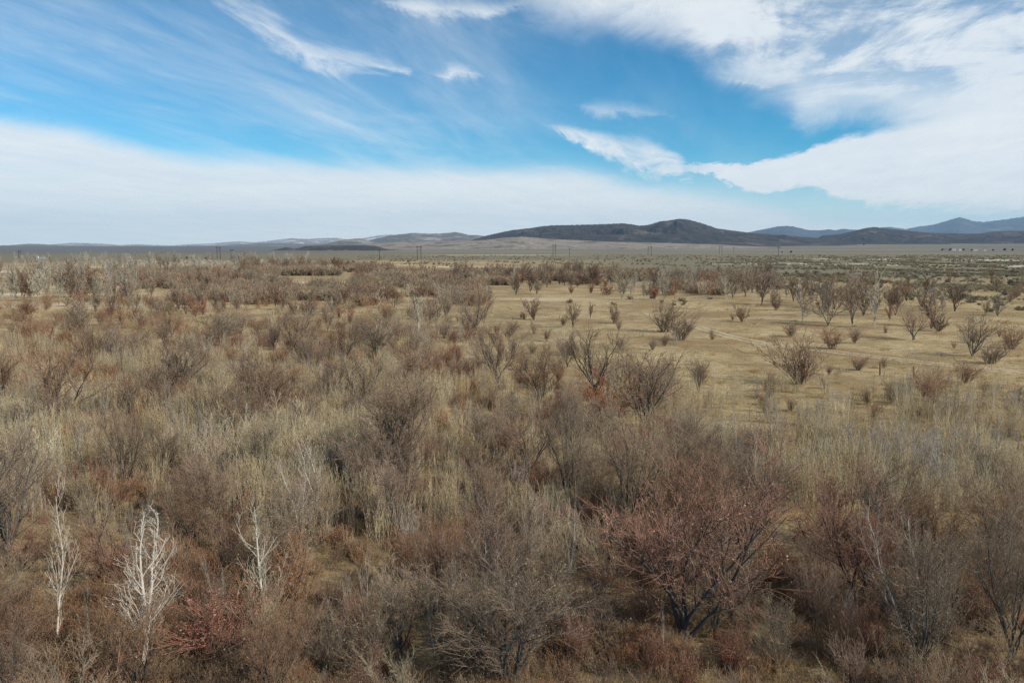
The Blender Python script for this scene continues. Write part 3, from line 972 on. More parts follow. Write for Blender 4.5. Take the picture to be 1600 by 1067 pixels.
def fill(n_, x0, x1, y0, y1, mixk, hlo, hhi, gap=0.6, sub=None):
    c = tries = 0
    kinds = [k for k, w_ in mixk]; ws = [w_ for k, w_ in mixk]
    while c < n_ and tries < n_ * 12:
        tries += 1
        px, py = rnd.uniform(x0, x1), rnd.uniform(y0, y1)
        if sub and not sub(px, py):
            continue
        p = at(px, py)
        kd = rnd.choices(kinds, ws)[0]
        g = gap * (1 + math.hypot(p.x, p.y) * 0.004)
        if any((p.x - q[0]) ** 2 + (p.y - q[1]) ** 2 < (g + q[2] * 0.4) ** 2 for q in taken):
            continue
        hf = {'bare': 1.0, 'shrub': 0.55, 'red': 0.5, 'pale': 1.0, 'sap': 0.6, 'sage': 0.17}[kd]
        plant(kd, p, rnd.uniform(hlo, hhi) * hf, wide=rnd.uniform(.85, 1.25))
        taken.append((p.x, p.y, g))
        c += 1


BR = [('bare', 3), ('shrub', 4), ('red', 2), ('sap', 1)]
fill(44, -60, 1660, 1075, 1300, [('bare', .6), ('shrub', 5), ('red', 3)], 3.2, 4.2)
fill(70, -60, 1660, 900, 1070, [('bare', 2), ('shrub', 6), ('red', 3.5), ('sap', .6), ('pale', .4)], 3.0, 4.8)
fill(56, -60, 1660, 780, 910, [('bare', 3), ('shrub', 5), ('red', 2), ('sap', 1.6), ('pale', .5)], 3.2, 4.8, sub=lambda x, y: x < 1180 or y > 865)
fill(42, -40, 1180, 680, 780, [('bare', 4), ('shrub', 3), ('red', 1.2), ('sap', 3), ('pale', .8)], 3.0, 5.0)
fill(46, -40, 740, 580, 680, [('bare', 3.4), ('shrub', 3), ('red', 1.4), ('sap', 2), ('pale', .2)], 3.2, 5.0)
fill(26, 740, 1110, 580, 680, [('bare', 2), ('shrub', 4), ('red', 1), ('sap', 3)], 2.8, 4.4)
fill(96, 110, 740, 495, 580, [('bare', 5), ('shrub', 4), ('red', 1), ('sap', 3)], 3.6, 5.2)
fill(12, 740, 900, 510, 580, [('bare', 1), ('shrub', 3), ('sap', 1)], 3.0, 4.4)
fill(10, -20, 140, 500, 580, [('shrub', 3), ('red', 2), ('bare', 1)], 2.6, 4.0)
fill(80, 90, 720, 448, 495, [('bare', 5), ('shrub', 3), ('red', 1), ('pale', .5), ('sap', 2)], 4.0, 5.6)
fill(95, -30, 215, 414, 472, [('pale', 8), ('bare', 1), ('red', .4)], 6.5, 9.5, 0.5)
fill(26, 120, 420, 428, 452, [('pale', 2), ('bare', 3), ('red', 2)], 5.0, 7.0)
fill(54, 190, 480, 412.5, 421, [('pale', 8), ('bare', 1)], 8.5, 11.5, 0.3)
fill(24, -20, 200, 406, 418, [('pale', 8)], 8.0, 11.0, 0.3)
fill(44, 380, 560, 419, 428, [('red', 1.4), ('bare', 3), ('shrub', 2)], 6.5, 8.5, 0.3)
fill(104, 560, 970, 429, 446, [('red', 2), ('bare', 4), ('shrub', 3)], 6.0, 8.0, 0.3)
fill(18, 800, 950, 440, 462, [('bare', 2), ('red', 2)], 4.5, 6.0, 0.4)
fill(46, 950, 1210, 428, 470, [('pale', 3), ('bare', 3), ('red', 1), ('shrub', 1)], 5.0, 7.5, 0.4)
fill(30, 1200, 1620, 440, 500, [('pale', 1.2), ('bare', 2), ('shrub', 3)], 4.0, 6.5, 0.5)
fill(30, 740, 1120, 478, 570, [('shrub', 4), ('sap', 2), ('bare', 1)], 2.2, 4.4)
fill(30, 1060, 1640, 500, 650, [('shrub', 5), ('sap', 2), ('red', .5)], 1.2, 2.6)
fill(24, 1140, 1640, 640, 800, [('sap', 7), ('shrub', 1)], 2.4, 4.2)
fill(12, 1140, 1600, 590, 660, [('sap', 2), ('shrub', 1)], 2.2, 3.4)
fill(80, 900, 1640, 422, 490, [('sage', 1)], 3.0, 6.5, 0.5, sub=lambda x, y: y < 430 + 60 * smooth(x, 1100, 1500) + 30 * rnd.random() ** 3)
fill(60, 1180, 1640, 420, 450, [('sage', 1)], 6.0, 10.0, 0.5)
fill(12, 860, 1110, 455, 478, [('sage', 1)], 3.5, 6.0, 0.4)
fill(12, 1210, 1420, 440, 500, [('bare', 3), ('shrub', 2)], 5.5, 7.5, 0.3)
fill(10, 1400, 1620, 440, 520, [('bare', 2), ('shrub', 2)], 4.5, 6.5, 0.5)

fill(44, 110, 740, 478, 600, [('red', 1)], 3.6, 5.4)
fill(40, -40, 1050, 590, 730, [('red', 1)], 3.4, 5.0)
# slender pale saplings standing singly through the thicket
for x0, x1, y0, y1, n_ in ((-20, 420, 640, 800, 24), (400, 1180, 620, 820, 24), (-20, 1640, 820, 1060, 20), (1140, 1600, 640, 780, 8)):
    for _ in range(n_):
        px, py = rnd.uniform(x0, x1), rnd.uniform(y0, y1)
        plant('pale', at(px, py), rnd.uniform(2.2, 4.2), wide=rnd.uniform(.4, .7))

# ---- labels for the fill: look first, then the nearest plant one can point at
KW = {'bare': 'bare tree', 'shrub': 'twiggy shrub', 'red': 'shrub', 'pale': 'poplar', 'sap': 'saplings', 'sage': 'sagebrush'}


def size_word(kind, h):
    r_ = h / {'bare': 4.4, 'shrub': 2.3, 'red': 2.1, 'pale': 6.5, 'sap': 2.4, 'sage': 1.2}[kind]
    return 'small' if r_ < 0.88 else ('tall' if r_ > 1.12 else 'middling')


ORD = ['nearest', 'second nearest', 'third nearest', 'fourth nearest', 'fifth nearest', 'sixth nearest', 'seventh nearest', 'eighth nearest', 'ninth nearest', 'tenth nearest',
       'eleventh nearest', 'twelfth nearest', 'thirteenth nearest', 'fourteenth nearest', 'fifteenth nearest', 'sixteenth nearest', 'seventeenth nearest', 'eighteenth nearest', 'nineteenth nearest', 'twentieth nearest', 'farthest but several', 'farthest but two', 'farthest but one', 'farthest']
def seen(p):
    """where a ground point appears in the photograph"""
    d_ = p - CAMV
    f_ = d_.y * cP - d_.z * sP
    return 800 + F * d_.x / f_, 533.5 - F * (d_.y * sP + d_.z * cP) / f_


LAND_SEEN = [(nm, *seen(p)) for nm, p in LAND]
buckets = {}
for t in things:
    o, kind, word, h, p, label = t
    if label:
        o["label"] = label
        continue
    qx_, qy_ = seen(p)
    best = min(LAND_SEEN, key=lambda L_: (qx_ - L_[1]) ** 2 + (2.5 * (qy_ - L_[2])) ** 2)
    ex, ey = qx_ - best[1], 2.5 * (best[2] - qy_)
    dvec = Vector((ex, ey, 0))
    sec = int(((math.degrees(math.atan2(ey, ex)) + 22.5) % 360) // 45)
    rel = ('right of', 'behind and right of', 'behind', 'behind and left of', 'left of', 'before and left of', 'before', 'before and right of')[sec]
    buckets.setdefault((size_word(kind, h), word, kind, rel, best[0]), []).append((dvec.length, o))
for (sz, word, kind, rel, lm), lst in buckets.items():
    lst.sort(key=lambda q: q[0])
    for i, (dd, o) in enumerate(lst):
        if len(lst) == 1:
            o["label"] = f"{sz} {word} {KW[kind]} {rel} {lm}"
        else:
            o["label"] = f"{ORD[min(i, len(ORD) - 1)]} {sz} {word} {KW[kind]} {rel} {lm}"

# ------------------------------------------------------------------ fallen branch, lower left corner
rng = np.random.default_rng(9)
p0, p1 = at(-10, 1046), at(108, 1034)
dv = np.array((p1 - p0).normalized()); Lg = (p1 - p0).length * 1.1
ac = Acc()
P1, R1 = grow(rng, np.array([[0, 0, 0.12]]), dv[None] + np.array([[0, 0, .06]]), [Lg], np.array([.05]), np.array([.012]), 9, 0, .09)
ac.tubes(P1, R1, 6)
cr = Acc()
P2, R2 = kids(rng, P1, R1, 12, .2, 1, 40, .32, .3, 5, .03, .12, .6, .008, .03)
cr.tubes(P2, R2, 4)
P3, R3 = kids(rng, P2, R2, 6, .2, 1, 40, .45, .3, 4, .02, .12, .6, .006, .012)
cr.tubes(P3, R3, 3)
fb = bpy.data.objects.new("fallen_branch", None); COL.objects.link(fb)
fb.location = p0
tag(fb, "bleached dead limb lying across the brush in the bottom left corner", "branch")
for nm, a_ in (("limb", ac), ("twigs", cr)):
    c = link(nm, a_.mesh(nm, [M_pale]), fb); c.color = (.40, .37, .32, 1)


# ------------------------------------------------------------------ fence posts, power line, far houses
def box_mesh(name, boxes, mats, bev=0.0):
    Vs, Qs = [], []
    for (cx, cy, cz, sx, sy, sz) in boxes:
        o = len(Vs)
        for dz_ in (-1, 1):
            for dx_, dy_ in ((-1, -1), (1, -1), (1, 1), (-1, 1)):
                Vs.append((cx + dx_ * sx / 2, cy + dy_ * sy / 2, cz + dz_ * sz / 2))
        Qs += [(o + 3, o + 2, o + 1, o), (o + 4, o + 5, o + 6, o + 7), (o, o + 1, o + 5, o + 4), (o + 1, o + 2, o + 6, o + 5), (o + 2, o + 3, o + 7, o + 6), (o + 3, o, o + 4, o + 7)]
    return mesh_quads(name, Vs, Qs, mats, smooth=False)


def plain(name, c1, c2, sc=3.0):
    m, n, b = material(name, 0.85)
    p_ = n.node('ShaderNodeTexCoord').outputs['Object']
    n.put(b.inputs['Base Color'], n.mix(n.step(n.noise(p_, sc, 5, 0.7), 0.35, 0.65), c1, c2))
    return m


M_post = plain("weathered_post", (0.06, 0.045, 0.035), (0.13, 0.10, 0.075))
M_pole = plain("creosote_pole", (0.03, 0.025, 0.022), (0.06, 0.05, 0.042), 0.6)
M_wire = plain("fence_wire", (0.10, 0.09, 0.08), (0.16, 0.13, 0.11))
fence = bpy.data.objects.new("wire_fence", None); COL.objects.link(fence)
fence.location = at(1375, 586)
tag(fence, "two dark posts of a sagging wire fence below the dirt track", "fence")
ends = []
for bx, by in ((1375, 586), (1428, 592)):
    p = at(bx, by) - fence.location
    a_ = Acc()
    P, R = grow(rng, np.array([[p.x, p.y, p.z - .2]]), np.array([[rng.normal(0, .04), rng.normal(0, .04), 1]]), [1.65], np.array([.085]), np.array([.07]), 5, 0, .01)
    a_.tubes(P, R, 8)
    a_.flecks(rng, P[:, -1] + np.array([0, 0, .004]), .05, 0, 1.0)
    link("post", a_.mesh("post", [M_post]), fence)
    ends.append(p)
for zz_ in (0.5, 0.9, 1.25):
    a_ = Acc()
    t = np.linspace(0, 1, 9)
    P = np.stack([ends[0].x * (1 - t) + ends[1].x * t, ends[0].y * (1 - t) + ends[1].y * t, ends[0].z * (1 - t) + ends[1].z * t + zz_ - 0.25 * t * (1 - t)], 1)[None]
    a_.tubes(P, np.full((1, 9), .006), 3)
    link("wire", a_.mesh("wire", [M_wire]), fence)


def pylon(bx, by, ty, label, narrow=False, sep=None):
    p = at(bx, by)
    k = p.y / F
    h = (by - ty) * k
    s = (sep * k if sep else h * 0.26) / 2
    r_ = 0.3
    root = bpy.data.objects.new("power_pylon", None); COL.objects.link(root)
    root.location = (p.x, p.y, gz(p.x, p.y))
    tag(root, label, "pylon", "wooden power line pylons across the plain")
    xs_ = (0,) if narrow else (-s, s)
    for x in xs_:
        a_ = Acc()
        a_.tubes(np.array([[[x, 0, -1], [x, 0, h * .5], [x, 0, h]]]), np.array([[r_ * 1.1, r_ * .95, r_ * .75]]), 8)
        link("pole", a_.mesh("pole", [M_pole]), root)
    arm = (s * 2 if not narrow else h * .12) + h * .16
    link("crossarm", box_mesh("crossarm", [(0, -r_ - .16, h * .9, arm, .3, .4)], [M_pole]), root)
    for x in (-arm * .47, 0.0, arm * .47):
        a_ = Acc()
        a_.tubes(np.array([[[x, -r_ - .16, h * .9 - .2], [x, -r_ - .16, h * .9 - 1.0], [x, -r_ - .16, h * .9 - 1.6]]]), np.array([[.09, .14, .05]]), 6)
        link("insulator", a_.mesh("insulator", [M_wire]), root)
    if not narrow:
        for sg in (-1, 1):
            a_ = Acc()
            a_.tubes(np.array([[[-s * sg, .33, h * .55], [0, .36, h * .7], [s * sg, .33, h * .85]]]), np.array([[.1, .1, .1]]), 5)
            link("brace", a_.mesh("brace", [M_pole]), root)


pylon(342, 405, 385.3, "tall twin pole pylon above the far white poplar row", sep=5)
pylon(363, 405, 389.5, "shorter twin pole pylon just right of the tall one over the poplars", sep=3.5)
pylon(31, 403, 391.5, "faint twin pole pylon near the horizon at the photo's left edge", sep=3)
pylon(593, 407, 390, "single pole pylon right of the flat mesa", True)
pylon(655, 406.5, 384, "largest twin pole pylon, in front of the tan foothills", sep=6)
pylon(866, 401.5, 381.5, "close set twin pole pylon before the broad dark mountain", sep=4)
pylon(890, 400, 388, "faint pylon right of the close set one", True)
pylon(1015, 399.5, 384.8, "twin pole pylon below the dark mountain's rounded summit", sep=5)
pylon(1126, 397, 384, "far twin pole pylon below the dark mountain's falling slope", sep=4)
pylon(1146, 396, 386, "smallest far pylon right of the summit", True)
pylon(1216, 401.5, 385.5, "lone single pole pylon between the two dark hills", True)

M_wallw = plain("white_wall", (0.70, 0.69, 0.66), (0.80, 0.79, 0.77))
M_wallt = plain("tan_wall", (0.42, 0.36, 0.29), (0.50, 0.44, 0.36))
M_roofg = plain("grey_roof", (0.22, 0.22, 0.23), (0.32, 0.31, 0.31))
M_roofb = plain("brown_roof", (0.13, 0.09, 0.07), (0.18, 0.13, 0.10))


def house(bx, by, wpx, hpx, label, wm, rm):
    p = at(bx, by)
    k = p.y / F
    w_, h_ = wpx * k, hpx * k
    d_ = w_ * 0.65
    root = bpy.data.objects.new("farm_house", None); COL.objects.link(root)
    root.location = (p.x, p.y, gz(p.x, p.y))
    root.rotation_euler.z = rnd.uniform(-.3, .3)
    tag(root, label, "house", "far farm buildings on the plain")
    link("wall", box_mesh("wall", [(0, 0, h_ * .3 - .5, w_, d_, h_ * .6 + 1)], [wm]), root)
    o_ = .4
    V_ = [(-w_ / 2 - o_, -d_ / 2 - o_, h_ * .58), (w_ / 2 + o_, -d_ / 2 - o_, h_ * .58), (w_ / 2 + o_, d_ / 2 + o_, h_ * .58), (-w_ / 2 - o_, d_ / 2 + o_, h_ * .58), (-w_ / 2 - o_, 0, h_), (w_ / 2 + o_, 0, h_)]
    me = bpy.data.meshes.new("roof")
    me.from_pydata(V_, [], [(0, 1, 5, 4), (2, 3, 4, 5), (0, 4, 3), (1, 2, 5), (3, 2, 1, 0)])
    me.materials.append(rm)
    link("roof", me, root)
    link("door", box_mesh("door", [(w_ * .15, -d_ / 2 - .03, h_ * .2, w_ * .1, .06, h_ * .4)], [M_roofb]), root)
    link("window", box_mesh("window", [(-w_ * .2, -d_ / 2 - .03, h_ * .33, w_ * .16, .06, h_ * .2)], [M_pole]), root)


house(1478, 391.3, 4, 2.6, "tan far house, leftmost of the cluster under the dark hill", M_wallt, M_roofb)
house(1490, 391.6, 5, 3.2, "white far house beside dark trees in the cluster", M_wallw, M_roofg)
house(1499, 391.8, 4, 2.6, "grey roofed white far house in the middle of the cluster", M_wallw, M_roofg)
house(1512, 391.2, 3.4, 2.2, "brown roofed small far house behind the others", M_wallt, M_roofb)
house(1524, 392.0, 5, 2.4, "long low white far building in the cluster", M_wallw, M_roofg)
house(1538, 391.6, 4, 2.2, "white far shed at the cluster's last gap", M_wallw, M_roofb)
house(58, 403.5, 4, 4.5, "tall white far barn near the faint pylon", M_wallw, M_roofg)
house(67, 403.8, 6, 2.2, "long low white far shed beside the tall barn", M_wallw, M_roofg)

# far dark evergreens round the houses and along the plain
M_ever = bark_material("juniper_needles", 1.0, var=0.4)


def mk_juniper(seed):
    rg = np.random.default_rng(seed)
    tr, cr = Acc(), Acc()
    P, R = grow(rg, np.array([[0, 0, -.3]]), np.array([[0, 0, 1.0]]), [4.2], np.array([.28]), np.array([.05]), 6, 0, .08)
    tr.tubes(P, R, 6)
    P2, R2 = kids(rg, P, R, 26, .12, 1, 62, .5, .6, 5, .12, .1, .6, .02, .1)
    tr.tubes(P2, R2, 4)
    cr.flecks(rg, points_on(rg, P2, 60, .28), .19, 0, 1.6)
    return tr.mesh("trunk", [M_trunk]), cr.mesh("crown", [M_ever])


JUN = [mk_juniper(i) for i in range(4)]


def juniper(bx, by, hpx, label, wide=1.3):
    p = at(bx, by)
    k = p.y / F
    s = hpx * k / 4.6
    root = bpy.data.objects.new("evergreen_tree", None); COL.objects.link(root)
    root.location = (p.x, p.y, gz(p.x, p.y) - .1)
    root.rotation_euler.z = rnd.uniform(0, 6.28)
    root.scale = (s * wide, s * wide, s)
    for me in rnd.choice(JUN):
        c = link(me.name.split('.')[0], me, root); c.color = (.042, .048, .03, 1)
    tag(root, label, "tree", "far dark evergreens on the plain")


for i, (x, y, hp, lab) in enumerate([
        (292, 405, 3.5, "far dark evergreen left of the tall twin pole pylon"), (302, 405.2, 3.0, "smaller far dark evergreen nearer the tall twin pole pylon"),
        (322, 405, 3.2, "wide far dark evergreen just left of the tall pylon"), (545, 413.5, 5.0, "dark evergreen over the red thicket left of the mesa pylon"),
        (552, 413.5, 5.6, "taller dark evergreen of the pair over the red thicket"), (584, 413, 4.6, "lone dark evergreen left of the mesa's single pole pylon"),
        (1222, 395, 2.0, "low far evergreen right of the lone single pole pylon"), (1236, 395, 2.8, "dark far evergreen clump on the tan plain"),
        (1472, 391.6, 3.0, "far evergreen left of the tan far house"), (1484, 391.5, 3.4, "far evergreen between the tan and white far houses"),
        (1506, 391.6, 3.0, "far evergreen behind the grey roofed house"), (1518, 391.8, 2.6, "low far evergreen beside the brown roofed house"),
        (1552, 392, 2.6, "far evergreen right of the white shed"), (1570, 391.6, 3.4, "tallest far evergreen right of the house cluster"),
        (1582, 391.8, 3.0, "last far evergreen toward the photo's right edge"), (1350, 383, 1.8, "tiny far evergreen under the low dark hill"),
        (1449, 430, 3.0, "lone dark evergreen bush on the olive sage plain"), (1573, 433, 3.0, "second dark evergreen bush on the olive sage plain, farther right")]):
    juniper(x, y, hp, lab, 1.7)


# ------------------------------------------------------------------ grass, undergrowth and far scrub (nobody could count these)
def mk_grass(seed, nb, hh, spread, wdt, lean):
    rg = np.random.default_rng(seed)
    ac = Acc()
    base = np.concatenate([rg.normal(0, spread, (nb, 2)), np.full((nb, 1), -.02)], 1)
    d = np.stack([rg.normal(0, lean, nb), rg.normal(0, lean, nb), np.ones(nb)], 1)
    P, R = grow(rg, base, d, hh * rg.uniform(.5, 1.1, nb), np.full(nb, wdt), np.full(nb, wdt * .25), 4, -.12, .16)
    ac.tubes(P, R, 3)
    return ac.mesh("grass_tuft", [M_grass])


def mk_brush(seed, ns, hh, spread, th, flk):
    rg = np.random.default_rng(seed)
    ac = Acc()
    base = np.concatenate([rg.normal(0, spread, (ns, 2)), np.full((ns, 1), -.03)], 1)
    P1, R1 = grow(rg, base, cone_dirs(rg, ns, 3, 40), hh * rg.uniform(.5, 1.1, ns), np.full(ns, th * 1.4), np.full(ns, th), 5, .06, .12)
    ac.tubes(P1, R1, 3)
    P2, R2 = kids(rg, P1, R1, 7, .2, 1, 34, .4, .3, 3, .06, .12, .8, th * .85, th)
    ac.tubes(P2, R2, 3)
    C = points_on(rg, P2, 1); C = C[rg.random(len(C)) < flk]
    ac.flecks(rg, C, .018, 0)
    return ac.mesh("brush_tuft", [M_brush])


M_grass = bark_material("dry_grass_blade", 1.0, True, 0.25)
M_brush = bark_material("dry_brush_stem", 1.0, True, 0.4)


def proto(me):
    return bpy.data.objects.new(me.name, me)       # left out of the scene: only its copies in the stuff objects show


def scatter(name, label, cat, pts, protos):
    """pts: (x, y, z, scale, turn, tint, which)"""
    me = bpy.data.meshes.new(name)
    n_ = len(pts)
    me.vertices.add(n_)
    me.vertices.foreach_set("co", np.array([p[:3] for p in pts], np.float32).ravel())
    for an, ty, i in (("size", 'FLOAT', 3), ("turn", 'FLOAT', 4), ("which", 'INT', 6)):
        me.attributes.new(an, ty, 'POINT').data.foreach_set("value", np.array([p[i] for p in pts], np.int32 if ty == 'INT' else np.float32))
    me.attributes.new("tint", 'FLOAT_COLOR', 'POINT').data.foreach_set("color", np.array([(*p[5], 1) for p in pts], np.float32).ravel())
    o = link(name, me)
    coll = bpy.data.collections.new(name + "_kinds")
    for pr in protos: coll.objects.link(pr)
    g = bpy.data.node_groups.new(name, 'GeometryNodeTree')
    g.interface.new_socket("Geometry", in_out='INPUT', socket_type='NodeSocketGeometry')
    g.interface.new_socket("Geometry", in_out='OUTPUT', socket_type='NodeSocketGeometry')
    gi, go = g.nodes.new('NodeGroupInput'), g.nodes.new('NodeGroupOutput')
    ip = g.nodes.new('GeometryNodeInstanceOnPoints')
    ci = g.nodes.new('GeometryNodeCollectionInfo')
    ci.inputs['Collection'].default_value = coll
    ci.inputs['Separate Children'].default_value = True
    ci.inputs['Reset Children'].default_value = True

    def attr(nm, ty):
        a_ = g.nodes.new('GeometryNodeInputNamedAttribute'); a_.data_type = ty
        a_.inputs['Name'].default_value = nm
        return a_.outputs[0]
    rt = g.nodes.new('ShaderNodeCombineXYZ')
    L_ = g.links.new
    L_(attr("turn", 'FLOAT'), rt.inputs[2])
    L_(gi.outputs[0], ip.inputs['Points'])
    L_(ci.outputs[0], ip.inputs['Instance'])
    ip.inputs['Pick Instance'].default_value = True
    L_(attr("which", 'INT'), ip.inputs['Instance Index'])
    L_(rt.outputs[0], ip.inputs['Rotation'])
    L_(attr("size", 'FLOAT'), ip.inputs['Scale'])
    L_(ip.outputs[0], go.inputs[0])
    o.modifiers.new("copies", 'NODES').node_group = g
    tag(o, label, cat, kind="stuff")
    return o


def brushiness(px, py):
    """how thickly the floor is overgrown, 0..1, at a place of the photograph"""
    f_ = smooth(py, 690 + 90 * smooth(px, 1100, 1250), 840 + 50 * smooth(px, 1100, 1250))
    if px < 760: f_ = max(f_, smooth(py, 440, 480) * 0.8)
    f_ = max(f_, smooth(1140 - px, 0, 260) * smooth(py, 560, 640) * 0.72)
    return f_


rg2 = random.Random(5)


def pick_pt(y0, y1, x0=-80, x1=1680, pw=1.0):
    px = rg2.uniform(x0, x1)
    py = y0 + (y1 - y0) * rg2.random() ** pw
    return px, py, at(px, py)


GRASS_HUES = [(.52, .40, .19), (.46, .34, .145), (.56, .46, .26), (.40, .29, .115), (.48, .30, .11), (.36, .29, .14), (.33, .175, .075)]
pts = []
while len(pts) < 7500:
    px, py, p = pick_pt(462, 1230, pw=0.8)
    d = p.length
    if d > 330 or rg2.random() < .55 * smooth(py, 760, 880): continue
    nz = mnoise.noise((p.x * .12, p.y * .12, 3.0)) + .6 * mnoise.noise((p.x * .5, p.y * .5, 9.0))
    if nz < -0.25 and rg2.random() < .8: continue
    hue = GRASS_HUES[min(6, max(0, int(2.2 + mnoise.noise((p.x * .05, p.y * .09, 55.0)) * 5.5 + nz * 1.5 + rg2.gauss(0, 1.0))))]
    if rg2.random() < 0.25: hue = GRASS_HUES[rg2.randrange(3)]
    k = rg2.uniform(.8, 1.2)
    s = rg2.uniform(.55, 1.1) * (rg2.uniform(1.4, 2.2) if rg2.random() < .2 * smooth(800 - py, 0, 150) else 1.0) * (1.0 + smooth(d, 60, 250) * 0.5) * (0.95 - 0.25 * smooth(py, 700, 850))
    pts.append((p.x, p.y, p.z, s, rg2.uniform(0, 6.28), tuple(c * k for c in hue), rg2.randrange(5)))
grass = scatter("dry_grass", "straw coloured dry grass growing in tufts over the whole flat", "grass", pts,
                [proto(mk_grass(40 + i, 34 + 6 * i, .30 + .06 * (i % 3), .13 + .03 * i, .0085, .42)) for i in range(5)])

BRUSH_HUES = [(.27, .185, .115), (.33, .245, .15), (.24, .175, .125), (.33, .18, .095), (.38, .28, .165), (.30, .14, .085), (.42, .32, .17)]
pts = []
while len(pts) < 13000:
    px, py, p = pick_pt(442, 1240, pw=0.75)
    if p.length > 320: continue
    if rg2.random() > brushiness(px, py) ** 1.3: continue
    nz = mnoise.noise((p.x * .16, p.y * .16, 13.0)) + .4 * mnoise.noise((p.x * .6, p.y * .6, 2.0))
    if nz < .0 + .12 * smooth(py, 700, 800) and rg2.random() < .92: continue
    hue = BRUSH_HUES[min(6, max(0, int(3 + mnoise.noise((p.x * .1, p.y * .1, 33.0)) * 4 + rg2.gauss(0, 1.4))))]
    if py < 700 and rg2.random() < .5: hue = rg2.choice([(.34, .20, .125), (.30, .19, .13), (.36, .225, .14)])
    k = rg2.uniform(.8, 1.2)
    s = rg2.uniform(.55, 1.25) * (0.8 + .4 * max(0, nz + .3)) * (0.72 + 1.4 * smooth(p.length, 45, 180))
    pts.append((p.x, p.y, p.z, s, rg2.uniform(0, 6.28), tuple(c * k for c in hue), rg2.randrange(6)))
scatter("undergrowth", "tangled dry stems and low brush covering the floor of the thicket", "undergrowth", pts,
        [proto(mk_brush(60 + i, 16 + 3 * i, .95 + .12 * (i % 3), .22, .0065, .45)) for i in range(6)])

THICK = [(150, 430, 424, 452, .16), (380, 610, 419, 431, .26), (555, 985, 429, 446, .34), (120, 760, 446, 478, .24), (205, 480, 413, 421, .2), (940, 1220, 430, 462, .14)]
TH_HUES = [(.31, .225, .15), (.29, .235, .17), (.33, .20, .125), (.40, .325, .22)]
pts = []
while len(pts) < 5600:
    z_ = rg2.choices(THICK, [q[4] for q in THICK])[0]
    px, py = rg2.uniform(z_[0], z_[1]), rg2.uniform(z_[2], z_[3])
    p = at(px, py)
    if mnoise.noise((p.x * .03, p.y * .02, 71.0)) + .5 * mnoise.noise((p.x * .1, p.y * .08, 7.0)) < -.02: continue
    k = rg2.uniform(.8, 1.15)
    hue = (.52, .46, .36) if z_[2] == 413 and rg2.random() < .7 else rg2.choice(TH_HUES)
    pts.append((p.x, p.y, p.z, rg2.uniform(1.6, 3.6) * (1.25 if p.length > 330 else 1.0), rg2.uniform(0, 6.28), tuple(c * k for c in hue), rg2.randrange(4)))
scatter("thicket_brush", "continuous low brown brush filling the far thickets between the trees", "brush", pts,
        [proto(mk_brush(160 + i, 18, 1.0, .26, .016, .3)) for i in range(4)])

STEM_HUES = [(.56, .46, .30), (.52, .43, .27), (.46, .39, .28), (.56, .43, .23), (.42, .34, .24)]


def mk_stems(seed, ns, hh, spread, th):
    rg = np.random.default_rng(seed)
    ac = Acc()
    base = np.concatenate([rg.normal(0, spread, (ns, 2)), np.full((ns, 1), -.03)], 1)
    d = np.stack([rg.normal(0, .07, ns), rg.normal(0, .07, ns), np.ones(ns)], 1)
    P1, R1 = grow(rg, base, d, hh * rg.uniform(.4, 1.1, ns), np.full(ns, th * 1.3), np.full(ns, th * .6), 6, .02, .05)
    ac.tubes(P1, R1, 3)
    P2, R2 = kids(rg, P1, R1, 7, .25, 1, 24, .2, .4, 3, .14, .08, .7, th * .6, th)
    ac.tubes(P2, R2, 3)
    return ac.mesh("stem_tuft", [M_brush])


def stemminess(px, py):
    f_ = smooth(py, 500, 600) * smooth(900 - px, 0, 400) * smooth(820 - py, 0, 120)
    f_ = max(f_, .25 * smooth(py, 560, 640) * smooth(880 - py, 0, 150))
    f_ = max(f_, .05 * smooth(px, 1150, 1250) * smooth(py, 620, 660) * smooth(830 - py, 0, 60))
    return max(f_, .22 * smooth(760 - px, 0, 60) * smooth(py, 440, 470) * smooth(600 - py, 0, 60))


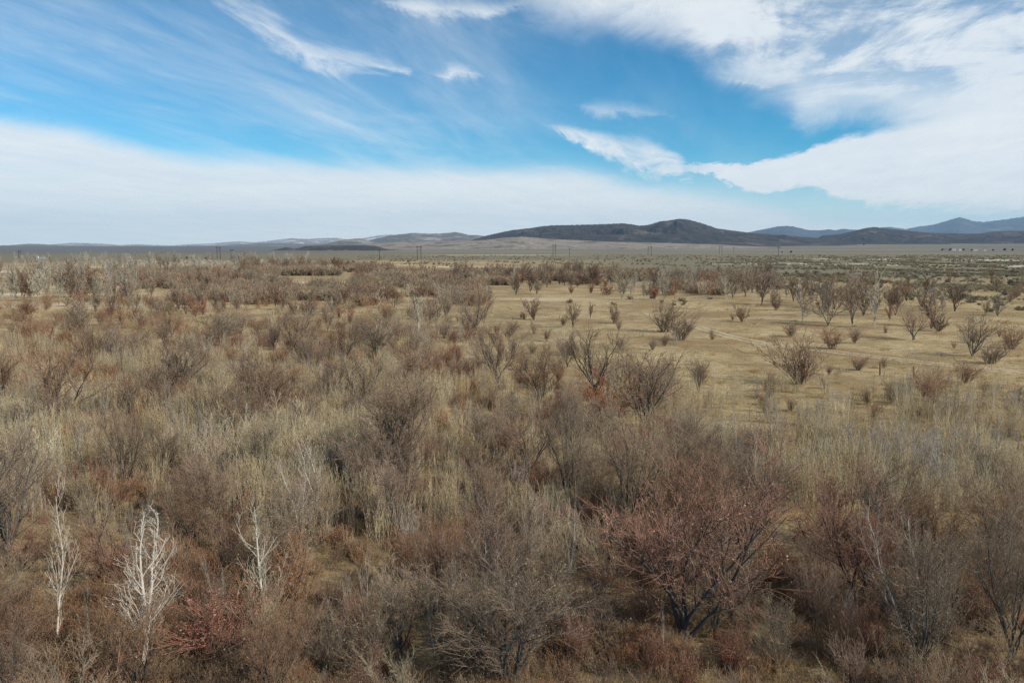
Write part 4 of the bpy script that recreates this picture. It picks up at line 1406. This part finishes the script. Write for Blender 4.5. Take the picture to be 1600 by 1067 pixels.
pts = []
while len(pts) < 6000:
    px, py, p = pick_pt(445, 1150, pw=0.8)
    if p.length > 300 or rg2.random() > stemminess(px, py): continue
    nz = mnoise.noise((p.x * .11, p.y * .11, 43.0)) + .5 * mnoise.noise((p.x * .45, p.y * .45, 22.0))
    if nz < .02 and rg2.random() < .9: continue
    k = rg2.uniform(.75, 1.15)
    hue = STEM_HUES[min(4, max(0, int(2 + mnoise.noise((p.x * .09, p.y * .09, 63.0)) * 3.5 + rg2.gauss(0, .9))))]
    pts.append((p.x, p.y, p.z, rg2.uniform(.6, 1.35) * (0.85 + .5 * max(0, nz)), rg2.uniform(0, 6.28), tuple(c * k for c in hue), rg2.randrange(6)))
scatter("dry_stems", "thin upright straw pale stems standing in drifts among the shrubs", "dry stems", pts,
        [proto(mk_stems(80 + i, 12 + 2 * i, 1.9 + .25 * (i % 3), .26, .0085)) for i in range(6)])

# sage scrub beyond the bushes one can count
SAGE_P = [proto(m_) for m_ in [mk_sage(7000 + i) for i in range(4)]]
M_sagei = bark_material("far_sage_leaf", 1.0, True, 0.4)
for pr in SAGE_P:
    pr.data.materials[0] = M_sagei
    pr.data.materials[1] = M_sagei
SAGE_H = [(.33, .275, .165), (.25, .21, .125), (.37, .32, .21), (.40, .33, .20)]
pts = []
while len(pts) < 6500:
    px, py, p = pick_pt(399, 470, 560, 1660, 1.0)
    lim = 412 + 62 * smooth(px, 950, 1500) + 22 * mnoise.noise((p.x * .02, p.y * .012, 8.0))
    if rg2.random() > smooth(lim - py, -14, 40) * (.55 + .45 * smooth(415 - py, -10, 10)): continue
    if mnoise.noise((p.x * .03, p.y * .015, 8.0)) < -.1 + .3 * rg2.random(): continue
    k = rg2.uniform(.75, 1.2)
    pts.append((p.x, p.y, p.z, rg2.uniform(.5, 1.15) * (1 + .5 * smooth(p.length, 300, 900)), rg2.uniform(0, 6.28), tuple(c * k for c in rg2.choice(SAGE_H)), rg2.randrange(4)))
scatter("sage_scrub", "olive sage scrub spread over the plain too thickly to count", "scrub", pts, SAGE_P)

# ------------------------------------------------------------------ haze
HZ = 1350.0
hm = bpy.data.materials.new("haze")
hm.use_nodes = True
hm.node_tree.nodes.clear()
hn = NT(hm.node_tree)
ho = hn.node('ShaderNodeOutputMaterial')
hv = hn.node('ShaderNodeVolumePrincipled')
hv.inputs['Color'].default_value = (0.47, 0.72, 1.0, 1)
hv.inputs['Density'].default_value = 2.1e-5
hv.inputs['Anisotropy'].default_value = 0.0
hm.node_tree.links.new(hv.outputs[0], ho.inputs['Volume'])
haze = link("haze", box_mesh("haze", [(0, 0, (HZ - 3) / 2, 72000, 72000, HZ + 3)], [hm]))
tag(haze, "thin blue air between the flat and the far mountains", kind="stuff")
print("THINGS", len(things))
